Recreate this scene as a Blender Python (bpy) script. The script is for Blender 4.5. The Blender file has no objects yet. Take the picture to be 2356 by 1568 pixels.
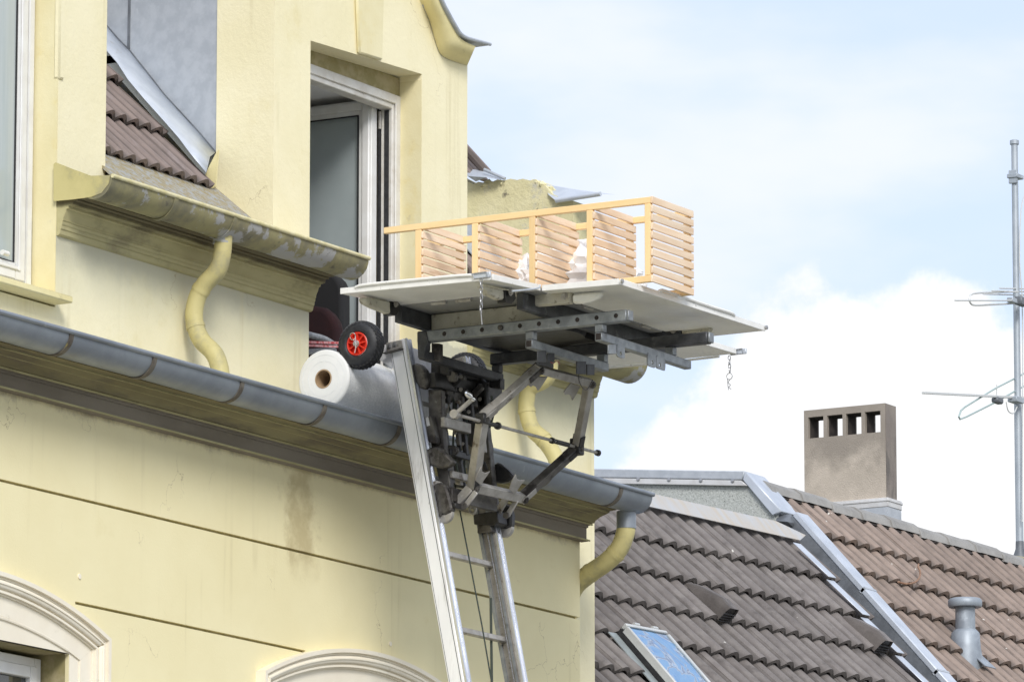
import bpy, bmesh, math, random
from mathutils import Vector, Matrix, noise
random.seed(7)
R = math.radians
sc = bpy.context.scene
col = sc.collection

# ------------------------------------------------------------ camera
FOCAL_PX = 14000.0; IMG_W = 2356.0; CX = 1178.0; CY = 784.0
PITCH = math.atan(2561/FOCAL_PX)
CAM = Vector((0, -17, 1.6))
HEAD = Vector((math.cos(R(30)), math.sin(R(30)), 0))
RIGHT = Vector((HEAD.y, -HEAD.x, 0))
FWD = HEAD*math.cos(PITCH) + Vector((0, 0, 1))*math.sin(PITCH)
UP = -HEAD*math.sin(PITCH) + Vector((0, 0, 1))*math.cos(PITCH)
cd = bpy.data.cameras.new('camera'); cam = bpy.data.objects.new('camera', cd); col.objects.link(cam)
cd.sensor_width = 36; cd.lens = 36*FOCAL_PX/IMG_W; cd.clip_start = .5; cd.clip_end = 5000
m3 = Matrix((RIGHT, UP, -FWD)).transposed()
cam.matrix_world = Matrix.Translation(CAM) @ m3.to_4x4()
sc.camera = cam

# ------------------------------------------------------------ sky, sun, exposure
SUN_EL, SUN_AZ = 35.0, Vector((-.74, -.67))
w = bpy.data.worlds.new('World'); sc.world = w; w.use_nodes = True
nt = w.node_tree; nt.nodes.clear(); N = nt.nodes; Lk = nt.links.new
def wn(t, **k):
    n = N.new(t)
    for a, b in k.items(): setattr(n, a, b)
    return n
def wmath(op, a, b=None, c=None):
    n = N.new('ShaderNodeMath'); n.operation = op
    for i, v in enumerate((a, b, c)):
        if v is None: continue
        if isinstance(v, (int, float)): n.inputs[i].default_value = v
        else: Lk(v, n.inputs[i])
    return n.outputs[0]
out = wn('ShaderNodeOutputWorld'); bg = wn('ShaderNodeBackground')
sky = wn('ShaderNodeTexSky'); sky.sky_type = 'NISHITA'; sky.sun_disc = False
sky.sun_elevation = R(SUN_EL); sky.sun_rotation = math.atan2(SUN_AZ.x, SUN_AZ.y); sky.air_density = 1.0; sky.dust_density = 1.2
geo = wn('ShaderNodeTexCoord')
sep = wn('ShaderNodeSeparateXYZ'); Lk(geo.outputs['Generated'], sep.inputs[0])
el = wmath('ARCSINE', sep.outputs[2])
az = wmath('ARCTAN2', sep.outputs[1], sep.outputs[0])
def wnoise(scale, detail, rough=.55, off=(0, 0, 0), stretch=(1, 1, 1)):
    mp = wn('ShaderNodeMapping'); Lk(geo.outputs['Generated'], mp.inputs[0])
    mp.inputs['Location'].default_value = off; mp.inputs['Scale'].default_value = stretch
    n = wn('ShaderNodeTexNoise'); n.inputs['Scale'].default_value = scale; n.inputs['Detail'].default_value = detail
    n.inputs['Roughness'].default_value = rough; Lk(mp.outputs[0], n.inputs['Vector']); return n.outputs[0]
# bank of cumulus humps round the horizon: its top height swings with the azimuth, its edge broken by noise
phase = wmath('MULTIPLY_ADD', az, 53.0, -16.65)
hump = wmath('MULTIPLY', wmath('SINE', phase), .0165)
edge = wmath('MULTIPLY', wmath('SUBTRACT', wnoise(42, 6, .6), .5), .040)
edge2 = wmath('MULTIPLY', wmath('SUBTRACT', wnoise(9, 2, .5, (3, 1, 0)), .5), .03)
top = wmath('ADD', wmath('ADD', wmath('ADD', hump, edge), edge2), .1795)
cum = wn('ShaderNodeMapRange'); cum.interpolation_type = 'SMOOTHSTEP'
Lk(wmath('SUBTRACT', top, el), cum.inputs[0]); cum.inputs[1].default_value = -.001; cum.inputs[2].default_value = .006
wisp = wn('ShaderNodeMapRange'); wisp.interpolation_type = 'SMOOTHSTEP'
Lk(wnoise(11, 5, .5, (1.3, 0, .4), (1, 1, 2.6)), wisp.inputs[0]); wisp.inputs[1].default_value = .38; wisp.inputs[2].default_value = .66
wisp.inputs[3].default_value = .0; wisp.inputs[4].default_value = .85
puff = wn('ShaderNodeMapRange'); Lk(wnoise(30, 5, .6, (5, 2, 0)), puff.inputs[0]); puff.inputs[1].default_value = .35; puff.inputs[2].default_value = .7
puff.inputs[3].default_value = .955; puff.inputs[4].default_value = 1.03
skm = wn('ShaderNodeMix', data_type='RGBA', blend_type='MULTIPLY'); skm.inputs[0].default_value = 1
Lk(sky.outputs[0], skm.inputs[6]); skm.inputs[7].default_value = (.13, .13, .13, 1)   # sky strength
veil = wn('ShaderNodeMix', data_type='RGBA'); veil.inputs[0].default_value = .78        # thin high veil over all the blue
Lk(skm.outputs[2], veil.inputs[6]); veil.inputs[7].default_value = (.45, .508, .64, 1)
mx1 = wn('ShaderNodeMix', data_type='RGBA'); Lk(wisp.outputs[0], mx1.inputs[0]); Lk(veil.outputs[2], mx1.inputs[6]); mx1.inputs[7].default_value = (.585, .605, .65, 1)
cw = wn('ShaderNodeVectorMath', operation='SCALE'); cw.inputs[0].default_value = (.66, .665, .675); Lk(puff.outputs[0], cw.inputs['Scale'])
mx2 = wn('ShaderNodeMix', data_type='RGBA'); Lk(cum.outputs[0], mx2.inputs[0]); Lk(mx1.outputs[2], mx2.inputs[6]); Lk(cw.outputs[0], mx2.inputs[7])
Lk(mx2.outputs[2], bg.inputs[0]); bg.inputs[1].default_value = .97; Lk(bg.outputs[0], out.inputs[0])

sl = bpy.data.lights.new('sun', 'SUN'); sl.energy = 1.5; sl.angle = R(20); sl.color = (1, .97, .92)
so = bpy.data.objects.new('sun', sl); col.objects.link(so)
sd = Vector((SUN_AZ.x, SUN_AZ.y, 0)).normalized()*math.cos(R(SUN_EL)) + Vector((0, 0, math.sin(R(SUN_EL))))
so.rotation_euler = sd.to_track_quat('Z', 'Y').to_euler(); so.location = (20, -20, 40)
sc.view_settings.view_transform = 'Standard'; sc.view_settings.look = 'None'; sc.view_settings.gamma = 1
sc.view_settings.use_curve_mapping = False; sc.view_settings.exposure = .76
sc.render.engine = 'CYCLES'; sc.cycles.max_bounces = 8

# ------------------------------------------------------------ measuring: where the sight line of a photo pixel meets a real plane
def ray(x, y): return FWD*FOCAL_PX + RIGHT*(x-CX) + UP*(CY-y)
def FY(x, y, Y): d = ray(x, y); return CAM + d*((Y-CAM.y)/d.y)
def SX(x, y, X): d = ray(x, y); return CAM + d*((X-CAM.x)/d.x)
def GZ(x, y, Z): d = ray(x, y); return CAM + d*((Z-CAM.z)/d.z)
def PL(x, y, p0, n): d = ray(x, y); return CAM + d*((p0-CAM).dot(n)/d.dot(n))
def z1(x, y): return (x/2.097, y/2.097)
def z2(x, y): return (632.7+x/2.097, y/2.097)
def z5(x, y): return (690.2+x/2.7255, 690.2+y/2.7255)
def z7(x, y): return (1265.4+x/2.1604, 862.8+y/2.1604)
def q1(x, y): return (1322.9+x/3.112, 1064+y/3.112)
def q2(x, y): return (1783+x/3.2066, 891.5+y/3.2066)
def q3(x, y): return (862.8+x/5.4535, 747.7+y/5.4535)
def q4(x, y): return (977.8+x/5.4535, 977.8+y/5.4535)
def q5(x, y): return (747.7+x/4.5513, 603.9+y/4.5513)
def q6(x, y): return (1150.3+x/3.7238, 603.9+y/3.7238)
def q7(x, y): return (862.8+x/3.1508, 431.4+y/3.1508)
def q8(x, y): return (920.3+x/4.0336, 1179+y/4.0336)

# ------------------------------------------------------------ materials
MATS = {}
def M(name, c1, c2=None, scale=6, detail=5, lo=.35, hi=.65, rough=.8, metal=0, bump=0, bscale=60, coords='pos', stretch=(1, 1, 1),
      rand=0, spots=None, rough2=None, extra=None, trans=0, alpha=None, spec=None, bdist=.004):
    m = bpy.data.materials.new(name); m.use_nodes = True; nt = m.node_tree; n = nt.nodes; L = nt.links.new
    b = n['Principled BSDF']; b.inputs['Roughness'].default_value = rough; b.inputs['Metallic'].default_value = metal
    if spec is not None: b.inputs['Specular IOR Level'].default_value = spec
    if coords == 'pos': src = n.new('ShaderNodeNewGeometry').outputs['Position']
    else: src = n.new('ShaderNodeTexCoord').outputs['Object']
    oi = n.new('ShaderNodeObjectInfo')
    mp = n.new('ShaderNodeMapping'); mp.inputs['Scale'].default_value = stretch; L(src, mp.inputs[0])
    if coords == 'obj':
        cmb = n.new('ShaderNodeCombineXYZ'); mu = n.new('ShaderNodeMath'); mu.operation = 'MULTIPLY'; mu.inputs[1].default_value = 37
        L(oi.outputs['Random'], mu.inputs[0])
        for i in range(3): L(mu.outputs[0], cmb.inputs[i])
        L(cmb.outputs[0], mp.inputs['Location'])
    def nz(s, d=5, r=.6):
        t = n.new('ShaderNodeTexNoise'); t.inputs['Scale'].default_value = s; t.inputs['Detail'].default_value = d
        t.inputs['Roughness'].default_value = r; L(mp.outputs[0], t.inputs['Vector']); return t.outputs[0]
    def mr(x, a, b_, c=0., d=1.):
        t = n.new('ShaderNodeMapRange'); t.interpolation_type = 'SMOOTHSTEP'; L(x, t.inputs[0])
        for i, v in enumerate((a, b_, c, d)): t.inputs[i+1].default_value = v
        return t.outputs[0]
    def mix(f, a, b_, mode='MIX'):
        t = n.new('ShaderNodeMix'); t.data_type = 'RGBA'; t.blend_type = mode
        if isinstance(f, (int, float)): t.inputs[0].default_value = f
        else: L(f, t.inputs[0])
        for i, v in ((6, a), (7, b_)):
            if isinstance(v, tuple): t.inputs[i].default_value = (*v[:3], 1)
            else: L(v, t.inputs[i])
        return t.outputs[2]
    def mt(op, a, b_=None):
        t = n.new('ShaderNodeMath'); t.operation = op
        for i, v in ((0, a), (1, b_)):
            if v is None: continue
            if isinstance(v, (int, float)): t.inputs[i].default_value = v
            else: L(v, t.inputs[i])
        return t.outputs[0]
    c = None
    if c2 is None: c = mix(0., c1, c1)
    else: c = mix(mr(nz(scale, detail), lo, hi), c1, c2)
    if spots:
        for (cc, s, a, bb, amt) in spots: c = mix(mr(nz(s, 6, .65), a, bb, 0, amt), c, cc)
    if extra: c = extra(dict(n=n, L=L, nz=nz, mr=mr, mix=mix, mt=mt, src=src, oi=oi), c)
    if rand:
        r_ = n.new('ShaderNodeMapRange'); L(oi.outputs['Random'], r_.inputs[0]); r_.inputs[3].default_value = 1-rand; r_.inputs[4].default_value = 1+rand
        sc_ = n.new('ShaderNodeVectorMath'); sc_.operation = 'SCALE'; L(c, sc_.inputs[0]); L(r_.outputs[0], sc_.inputs['Scale']); c = sc_.outputs[0]
    L(c, b.inputs['Base Color'])
    if rough2 is not None: L(mr(nz(scale*2.3, 4), .35, .65, rough, rough2), b.inputs['Roughness'])
    if bump:
        bm_ = n.new('ShaderNodeBump'); bm_.inputs['Strength'].default_value = bump; bm_.inputs['Distance'].default_value = bdist
        L(nz(bscale, 6, .65), bm_.inputs['Height']); L(bm_.outputs[0], b.inputs['Normal'])
    if trans: b.inputs['Transmission Weight'].default_value = trans
    if alpha is not None: b.inputs['Alpha'].default_value = alpha
    MATS[name] = m; return m

def sepxyz(h):
    s = h['n'].new('ShaderNodeSeparateXYZ'); h['L'](h['src'], s.inputs[0]); return s.outputs
def cracks(h, c):
    """hairline cracks in the render, where the wall has moved, and thin vertical runs of grime"""
    n, L, mt, mr, nz, mix = (h[k] for k in ('n', 'L', 'mt', 'mr', 'nz', 'mix'))
    v = n.new('ShaderNodeTexVoronoi'); v.feature = 'DISTANCE_TO_EDGE'; v.inputs['Scale'].default_value = 1.7
    ad = n.new('ShaderNodeVectorMath'); ad.operation = 'ADD'; L(h['src'], ad.inputs[0])
    t = n.new('ShaderNodeTexNoise'); t.inputs['Scale'].default_value = 6; t.inputs['Detail'].default_value = 5; L(h['src'], t.inputs['Vector'])
    s_ = n.new('ShaderNodeVectorMath'); s_.operation = 'SCALE'; s_.inputs['Scale'].default_value = .35; L(t.outputs['Color'], s_.inputs[0]); L(s_.outputs[0], ad.inputs[1]); L(ad.outputs[0], v.inputs['Vector'])
    line = mr(v.outputs['Distance'], .0045, .0, 0, 1)
    c = mix(mt('MULTIPLY', line, mr(nz(1.1, 3), .53, .60, 0, .7)), c, (.36, .28, .15))
    mp = n.new('ShaderNodeMapping'); mp.inputs['Scale'].default_value = (14, 14, .55); L(h['src'], mp.inputs[0])
    t2 = n.new('ShaderNodeTexNoise'); t2.inputs['Scale'].default_value = 1; t2.inputs['Detail'].default_value = 4; L(mp.outputs[0], t2.inputs['Vector'])
    return mix(mt('MULTIPLY', mr(t2.outputs[0], .56, .74, 0, .45), mr(nz(1.4, 3), .42, .62, 0, 1)), c, (.62, .54, .31))
SX0 = FY(690, 1150, 0).x
def wall_dirt(h, c):
    """dirt bands where rain splashes below the eaves, one brown run of damp and faint streaks"""
    x, y, z = sepxyz(h); mt, mr, nz, mix = h['mt'], h['mr'], h['nz'], h['mix']
    nbig, nfine = nz(2.2, 5), nz(22, 6, .7)
    wob = mt('ADD', mt('MULTIPLY', mt('SUBTRACT', nbig, .5), .22), mt('MULTIPLY', mt('SUBTRACT', nfine, .5), .10))
    zz = mt('ADD', z, wob)
    c = mix(mr(zz, 6.30, 6.93, 0, .30), c, (.50, .44, .27))
    c = mix(mr(zz, 6.725, 6.815, 0, .85), c, (.27, .225, .16))
    # damp run below the gutter joint
    wx = mt('ADD', mt('ADD', x, mt('MULTIPLY', mt('SUBTRACT', z, 6.5), .08)), mt('ADD', mt('MULTIPLY', mt('SUBTRACT', nz(4, 5), .5), .45), mt('MULTIPLY', mt('SUBTRACT', nfine, .5), .12)))
    band = mt('MULTIPLY', mr(wx, SX0-.18, SX0-.07), mr(wx, SX0+.07, SX0+.19, 1, 0))
    run = mt('MULTIPLY', mt('MULTIPLY', band, mr(zz, 6.12, 6.36)), mr(z, 6.95, 6.99, 1, 0))
    c = mix(mt('MULTIPLY', run, mr(nz(7, 4), .30, .60, .25, .80)), c, (.52, .43, .23))
    return cracks(h, c)
def upper_bands(h, c):  # darker and grey-green bands below the upper cornice, then cracks
    x, y, z = sepxyz(h); mt, mr, nz, mix = h['mt'], h['mr'], h['nz'], h['mix']
    zz = mt('ADD', z, mt('MULTIPLY', mt('SUBTRACT', nz(6, 6, .7), .5), .16))
    band = mt('MULTIPLY', mr(zz, 7.52, 7.70, 0, 1), mr(zz, 7.78, 7.80, 1, 0))
    c = mix(mt('MULTIPLY', band, .75), c, (.42, .39, .30))
    low = mt('MULTIPLY', mr(zz, 7.25, 7.62, 0, 1), mr(z, 7.8, 7.9, 1, 0))
    c = mix(mt('MULTIPLY', low, .40), c, (.58, .59, .46))
    return cracks(h, c)
WY = (.86, .78, .49); WY2 = (.74, .672, .40)
M('plaster_lower', WY, (.82, .735, .445), scale=1.6, lo=.3, hi=.7, rough=.9, bump=.35, bscale=70, bdist=.003,
  spots=[((.70, .60, .30), 3.1, .60, .80, .5), ((.35, .27, .14), 38, .70, .76, .55)], extra=wall_dirt)
M('plaster_upper', (.88, .81, .56), (.83, .755, .49), scale=1.9, lo=.3, hi=.7, rough=.9, bump=.5, bscale=34, bdist=.006,
  spots=[((.72, .62, .31), 2.7, .58, .78, .55), ((.45, .37, .2), 30, .71, .77, .5)], extra=upper_bands)
M('plaster_ochre', (.80, .715, .40), (.74, .65, .34), scale=4, rough=.9, bump=.5, bscale=45, spots=[((.42, .37, .18), 9, .60, .75, .5)])
M('firewall_plaster', (.74, .68, .42), (.68, .62, .36), scale=4, rough=.95, bump=.8, bscale=22, bdist=.012,
  spots=[((.50, .49, .44), 5, .55, .66, .8), ((.16, .14, .11), 6.5, .62, .70, .85)])
def under(h, c):  # paints the shade under the gutter into the cornice colour
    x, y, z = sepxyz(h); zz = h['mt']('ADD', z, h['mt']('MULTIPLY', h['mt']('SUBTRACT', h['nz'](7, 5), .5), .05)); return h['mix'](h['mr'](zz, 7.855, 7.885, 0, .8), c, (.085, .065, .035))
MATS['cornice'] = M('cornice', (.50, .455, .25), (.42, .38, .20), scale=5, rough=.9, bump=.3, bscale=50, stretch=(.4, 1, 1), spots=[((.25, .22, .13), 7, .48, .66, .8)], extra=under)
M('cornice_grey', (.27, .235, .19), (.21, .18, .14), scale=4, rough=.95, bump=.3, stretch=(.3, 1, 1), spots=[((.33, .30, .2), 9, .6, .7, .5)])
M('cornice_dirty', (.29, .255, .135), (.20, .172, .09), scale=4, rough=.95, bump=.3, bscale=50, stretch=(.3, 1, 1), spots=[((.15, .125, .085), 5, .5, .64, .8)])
M('groove', (.30, .26, .12), (.40, .34, .20), scale=14, rough=.95)
M('trim', (.87, .81, .675), (.83, .76, .62), scale=3, rough=.75, bump=.15, bscale=40, spots=[((.58, .52, .40), 7, .60, .76, .6)])
M('zinc', (.47, .50, .54), (.40, .43, .47), scale=14, rough=.5, metal=.12, bump=.06, bscale=30, rough2=.58, spots=[((.55, .58, .62), 22, .6, .75, .5), ((.30, .27, .25), 40, .73, .78, .7)])
M('zinc_light', (.60, .64, .70), (.50, .54, .60), scale=5, rough=.45, metal=.35, bump=.1, bscale=20, spots=[((.40, .38, .36), 13, .62, .74, .6)])
M('zinc_stained', (.50, .51, .52), (.52, .46, .38), scale=3, rough=.6, metal=.15, stretch=(2.2, .6, .6), bump=.1, bscale=20)
M('gutter_zinc', (.31, .34, .38), (.24, .265, .30), scale=3, rough=.45, metal=.5, bump=.05, bscale=20, rough2=.6, spots=[((.50, .52, .54), 9, .64, .76, .6), ((.17, .15, .13), 5, .62, .8, .5)])
M('gutter_strap', (.20, .18, .15), (.12, .10, .08), scale=20, rough=.7, metal=.4, spots=[((.45, .38, .10), 12, .6, .7, .6)])
M('old_gutter', (.33, .30, .15), (.20, .185, .12), scale=6, rough=.7, metal=.15, bump=.3, bscale=40, spots=[((.40, .40, .395), 4.5, .53, .58, .9), ((.10, .09, .07), 13, .6, .7, .7)])
M('gutter_paint', (.72, .66, .42), (.60, .54, .28), scale=16, rough=.7, bump=.2, bscale=60, spots=[((.38, .33, .25), 18, .6, .7, .8)])
M('pipe_yellow', (.58, .51, .235), (.50, .44, .195), scale=6, rough=.6, bump=.2, bscale=40, spots=[((.36, .33, .20), 6, .50, .68, .75), ((.30, .28, .2), 25, .64, .72, .7)])
M('pvc', (.80, .80, .79), (.74, .73, .71), scale=8, rough=.35, bump=.03)
M('pvc_dirty', (.70, .685, .65), (.60, .57, .52), scale=9, rough=.5, bump=.1, spots=[((.42, .36, .28), 18, .62, .74, .6)])
M('rubber_black', (.015, .015, .017), (.03, .03, .032), scale=40, rough=.65)
M('frosted_glass', (.38, .43, .44), (.34, .39, .40), scale=3, rough=.28, bump=.04, bscale=50)
M('window_glass', (.03, .035, .04), rough=.02, spec=.9)
M('reveal_plaster', (.80, .73, .47), (.75, .67, .40), scale=3, rough=.9, bump=.4, bscale=40, spots=[((.74, .62, .28), 4, .55, .7, .6), ((.50, .46, .36), 8, .66, .78, .5)])
M('curtained_pane', (.42, .47, .46), (.50, .54, .53), scale=1.5, stretch=(8, 8, .3), rough=.12)
M('blind_cloth', (.62, .66, .64), (.5, .54, .54), scale=2, stretch=(9, 9, .3), rough=.8)
M('room_wall', (.75, .74, .72), rough=.9)
M('room_ceiling', (.88, .87, .86), rough=.9)
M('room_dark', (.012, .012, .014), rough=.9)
M('red_cloth', (.020, .0035, .005), (.013, .002, .004), scale=10, rough=.95)
def lichen(h, c):
    return h['mix'](h['mr'](h['nz'](9, 3), .735, .75, 0, .8), c, (.70, .68, .62))
def trough_shade(wave):
    """shade painted into the troughs of a tile, and lichen anywhere on it"""
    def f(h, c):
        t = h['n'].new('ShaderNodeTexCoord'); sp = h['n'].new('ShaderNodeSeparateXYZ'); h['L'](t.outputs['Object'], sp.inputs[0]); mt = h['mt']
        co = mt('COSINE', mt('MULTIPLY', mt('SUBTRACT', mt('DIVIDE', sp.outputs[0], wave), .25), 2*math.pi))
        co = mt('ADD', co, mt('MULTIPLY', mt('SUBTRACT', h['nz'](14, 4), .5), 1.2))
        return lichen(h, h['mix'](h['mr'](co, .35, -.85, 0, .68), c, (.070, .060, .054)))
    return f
M('tile_clay_edge', (.10, .085, .075), rough=.95)
M('moss_strip', (.34, .35, .345), (.33, .28, .17), scale=26, rough=.9, bump=.6, bscale=40, spots=[((.26, .20, .08), 40, .48, .62, .8)])
M('ridge_grey', (.34, .33, .31), (.27, .26, .245), scale=7, rough=.95, bump=.6, bscale=60, spots=[((.40, .385, .35), 14, .55, .72, .6)])
M('mortar_yellow', (.45, .42, .30), (.38, .35, .24), scale=14, rough=.95, bump=.8, bscale=40, spots=[((.30, .31, .12), 20, .56, .70, .7)])
M('pebbledash', (.56, .58, .55), (.46, .48, .45), scale=70, rough=.9, bump=.9, bscale=80, bdist=.01, spots=[((.14, .15, .14), 95, .55, .66, .9), ((.62, .62, .58), 120, .60, .70, .8)])
def chim(h, c):
    t = h['n'].new('ShaderNodeTexCoord'); sp = h['n'].new('ShaderNodeSeparateXYZ'); h['L'](t.outputs['Generated'], sp.inputs[0]); z = sp.outputs[2]; mt, mr, nz, mix = h['mt'], h['mr'], h['nz'], h['mix']
    zz = mt('ADD', z, mt('MULTIPLY', mt('SUBTRACT', nz(5, 5), .5), .22))
    c = mix(mr(zz, .74, .86, 0, .6), c, (.20, .175, .15))
    return c
M('chimney_concrete', (.55, .48, .40), (.47, .41, .34), scale=5, rough=.95, bump=.9, bscale=120, bdist=.006, spots=[((.24, .205, .17), 70, .60, .68, .55), ((.56, .48, .38), 130, .6, .7, .5)], extra=chim)
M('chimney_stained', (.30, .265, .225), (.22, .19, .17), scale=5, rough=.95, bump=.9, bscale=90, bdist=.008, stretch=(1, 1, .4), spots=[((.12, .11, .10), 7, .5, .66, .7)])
M('soot_and_shade', (.028, .023, .021), (.05, .04, .036), scale=20, rough=1)  # chimney soot; also painted shade for holes, tube ends and the ridge gap
M('cap_white', (.66, .66, .66), (.58, .57, .56), scale=8, rough=.5, metal=.2)
M('rail_aluminium', (.88, .885, .89), (.80, .805, .82), scale=5, rough=.42, metal=.08, stretch=(1, 1, .15), bump=.06, bscale=50, rough2=.5,
  spots=[((.50, .49, .47), 9, .52, .66, .7), ((.28, .27, .26), 34, .66, .72, .75)])
M('bright_aluminium', (.72, .74, .78), (.55, .57, .62), scale=9, rough=.25, metal=.8, stretch=(1, 1, .12), bump=.05, rough2=.4)
M('rail_inner', (.30, .285, .26), (.22, .205, .185), scale=8, rough=.6, metal=.3, bump=.2, bscale=70, spots=[((.12, .10, .08), 45, .56, .66, .8), ((.45, .43, .40), 60, .62, .7, .6)])
M('galvanised', (.30, .32, .335), (.22, .235, .25), scale=16, rough=.45, metal=.55, bump=.1, bscale=50, rough2=.6, spots=[((.10, .10, .10), 11, .60, .70, .6), ((.45, .46, .48), 30, .62, .72, .5)])
M('galvanised_dark', (.085, .088, .095), (.05, .052, .058), scale=12, rough=.5, metal=.4, bump=.1, bscale=50, spots=[((.18, .18, .185), 14, .58, .7, .6)])
M('greasy_steel', (.155, .145, .132), (.08, .074, .068), scale=14, rough=.5, metal=.45, bump=.2, bscale=60, spots=[((.035, .03, .028), 8, .50, .62, .9), ((.26, .25, .23), 20, .62, .72, .6)])
M('worn_steel', (.46, .44, .41), (.34, .32, .29), scale=12, rough=.42, metal=.45, bump=.15, bscale=60, rough2=.6, spots=[((.12, .09, .065), 10, .56, .66, .85), ((.56, .55, .52), 22, .62, .72, .6)])
M('black_steel', (.022, .021, .021), (.045, .043, .042), scale=16, rough=.45, metal=.3, bump=.2, bscale=60)
M('chrome', (.85, .85, .84), rough=.16, metal=1.)
M('platform_white', (.85, .845, .80), (.78, .775, .73), scale=4, rough=.45, bump=.04, bscale=30, rough2=.3, spots=[((.50, .48, .43), 6, .62, .78, .5), ((.24, .22, .19), 28, .70, .74, .75), ((.62, .30, .20), 9, .765, .78, .6)])
M('platform_edge', (.86, .85, .82), (.78, .77, .74), scale=9, rough=.45, bump=.1, bscale=40, spots=[((.36, .35, .33), 30, .64, .70, .85)])
M('deck_underside', (.30, .30, .285), (.235, .235, .225), scale=5, rough=.7, bump=.15, spots=[((.12, .115, .105), 9, .58, .7, .7)])
M('cream_paint', (.58, .555, .46), (.48, .455, .37), scale=9, rough=.6, bump=.25, bscale=50, spots=[((.22, .19, .14), 24, .56, .66, .8)])
def wood(name, a, b, axis):
    st = [9, 9, 9]; st[axis] = .9
    M(name, a, b, scale=3.2, detail=6, lo=.3, hi=.7, rough=.5, coords='obj', stretch=tuple(st), rand=.08, bump=.06, bscale=9,
      spots=[((a[0]*.72, a[1]*.6, a[2]*.5), 1.3, .68, .74, .8)])
PINE = (.90, .655, .35); PINE2 = (.84, .585, .285); PALE = (.88, .71, .53); PALE2 = (.77, .56, .37)
wood('pine_post', PINE, PINE2, 2); wood('pine_rail', PINE, PINE2, 1); wood('pine_slat', PALE, PALE2, 0)
M('red_plastic', (.78, .045, .02), (.70, .035, .015), scale=8, rough=.35)
M('tyre_rubber', (.016, .017, .02), (.032, .033, .037), scale=22, rough=.55, bump=.1, bscale=60)
def bubbles(h, c):
    return h['mix'](h['mr'](h['nz'](4, 3), .40, .7, 0, .25), c, (.74, .76, .80))
M('bubble_wrap', (.86, .87, .88), (.76, .775, .79), scale=60, rough=.22, bump=.8, bscale=75, bdist=.005, extra=bubbles)
M('wrap_end', (.82, .82, .80), (.76, .765, .75), scale=6, rough=.55, bump=.1, bscale=60)
M('cardboard', (.42, .29, .17), (.34, .23, .13), scale=30, rough=.9)
M('paper', (.90, .90, .91), (.86, .86, .87), scale=7, rough=.85, bump=.2, bscale=20)
M('grey_rope', (.30, .32, .34), (.20, .21, .23), scale=60, rough=.8, bump=.6, bscale=90)
M('red_strap', (.42, .045, .05), (.62, .35, .35), scale=40, rough=.8)
M('green_cable', (.035, .045, .035), rough=.6)
M('steel_cable', (.30, .30, .31), (.15, .15, .15), scale=160, rough=.4, metal=.6)
M('chain_steel', (.42, .42, .43), rough=.35, metal=.8)
M('antenna_metal', (.45, .49, .53), (.38, .42, .46), scale=5, rough=.5, metal=.4)
M('antenna_pale', (.62, .63, .62), rough=.5, metal=.2)
M('antenna_rod', (.42, .52, .50), rough=.5, metal=.3)
M('lead', (.20, .215, .235), (.14, .15, .165), scale=9, rough=.55, metal=.3, bump=.2, bscale=20)
M('vent_grey', (.34, .38, .42), (.26, .29, .33), scale=8, rough=.5, metal=.3, spots=[((.5, .55, .6), 9, .55, .7, .6)])
M('skylight_frame', (.62, .63, .62), (.56, .57, .56), scale=9, rough=.4, metal=.2)
M('skylight_flashing', (.36, .40, .40), (.30, .33, .33), scale=6, rough=.5, metal=.3)
M('rust', (.22, .12, .075), (.34, .21, .14), scale=40, rough=.9)
M('cobblestone', (.20, .195, .185), (.15, .147, .14), scale=3, rough=.95, bump=.3)  # road and pavement colours raised so unseen paving bounces light onto the facade
M('pavement_stone', (.42, .41, .39), (.36, .35, .33), scale=3, rough=.95)
M('ground_earth', (.22, .23, .17), (.16, .18, .11), scale=.3, rough=1)
M('white_paint', (.75, .75, .73), rough=.7)
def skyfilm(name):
    """pane of an old skylight: rippled sky reflections painted into its colour"""
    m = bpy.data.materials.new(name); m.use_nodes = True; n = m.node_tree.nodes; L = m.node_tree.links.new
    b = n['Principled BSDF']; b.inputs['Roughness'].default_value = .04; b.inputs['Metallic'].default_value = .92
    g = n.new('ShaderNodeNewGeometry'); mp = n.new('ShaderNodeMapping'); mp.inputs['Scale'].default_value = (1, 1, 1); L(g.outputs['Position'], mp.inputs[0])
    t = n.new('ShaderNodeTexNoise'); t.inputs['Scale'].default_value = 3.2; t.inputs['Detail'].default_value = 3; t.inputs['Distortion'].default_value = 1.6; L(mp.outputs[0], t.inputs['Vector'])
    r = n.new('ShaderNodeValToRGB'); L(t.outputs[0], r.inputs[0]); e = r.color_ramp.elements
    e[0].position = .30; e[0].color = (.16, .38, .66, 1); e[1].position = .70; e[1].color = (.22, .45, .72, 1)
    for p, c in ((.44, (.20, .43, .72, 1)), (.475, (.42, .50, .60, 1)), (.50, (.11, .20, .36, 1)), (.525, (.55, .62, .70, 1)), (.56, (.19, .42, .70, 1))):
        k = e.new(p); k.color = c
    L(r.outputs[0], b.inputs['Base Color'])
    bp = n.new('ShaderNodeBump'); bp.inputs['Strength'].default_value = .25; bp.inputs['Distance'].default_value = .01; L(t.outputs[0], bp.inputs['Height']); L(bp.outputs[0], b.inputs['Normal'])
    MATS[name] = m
skyfilm('skylight_pane')

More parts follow.
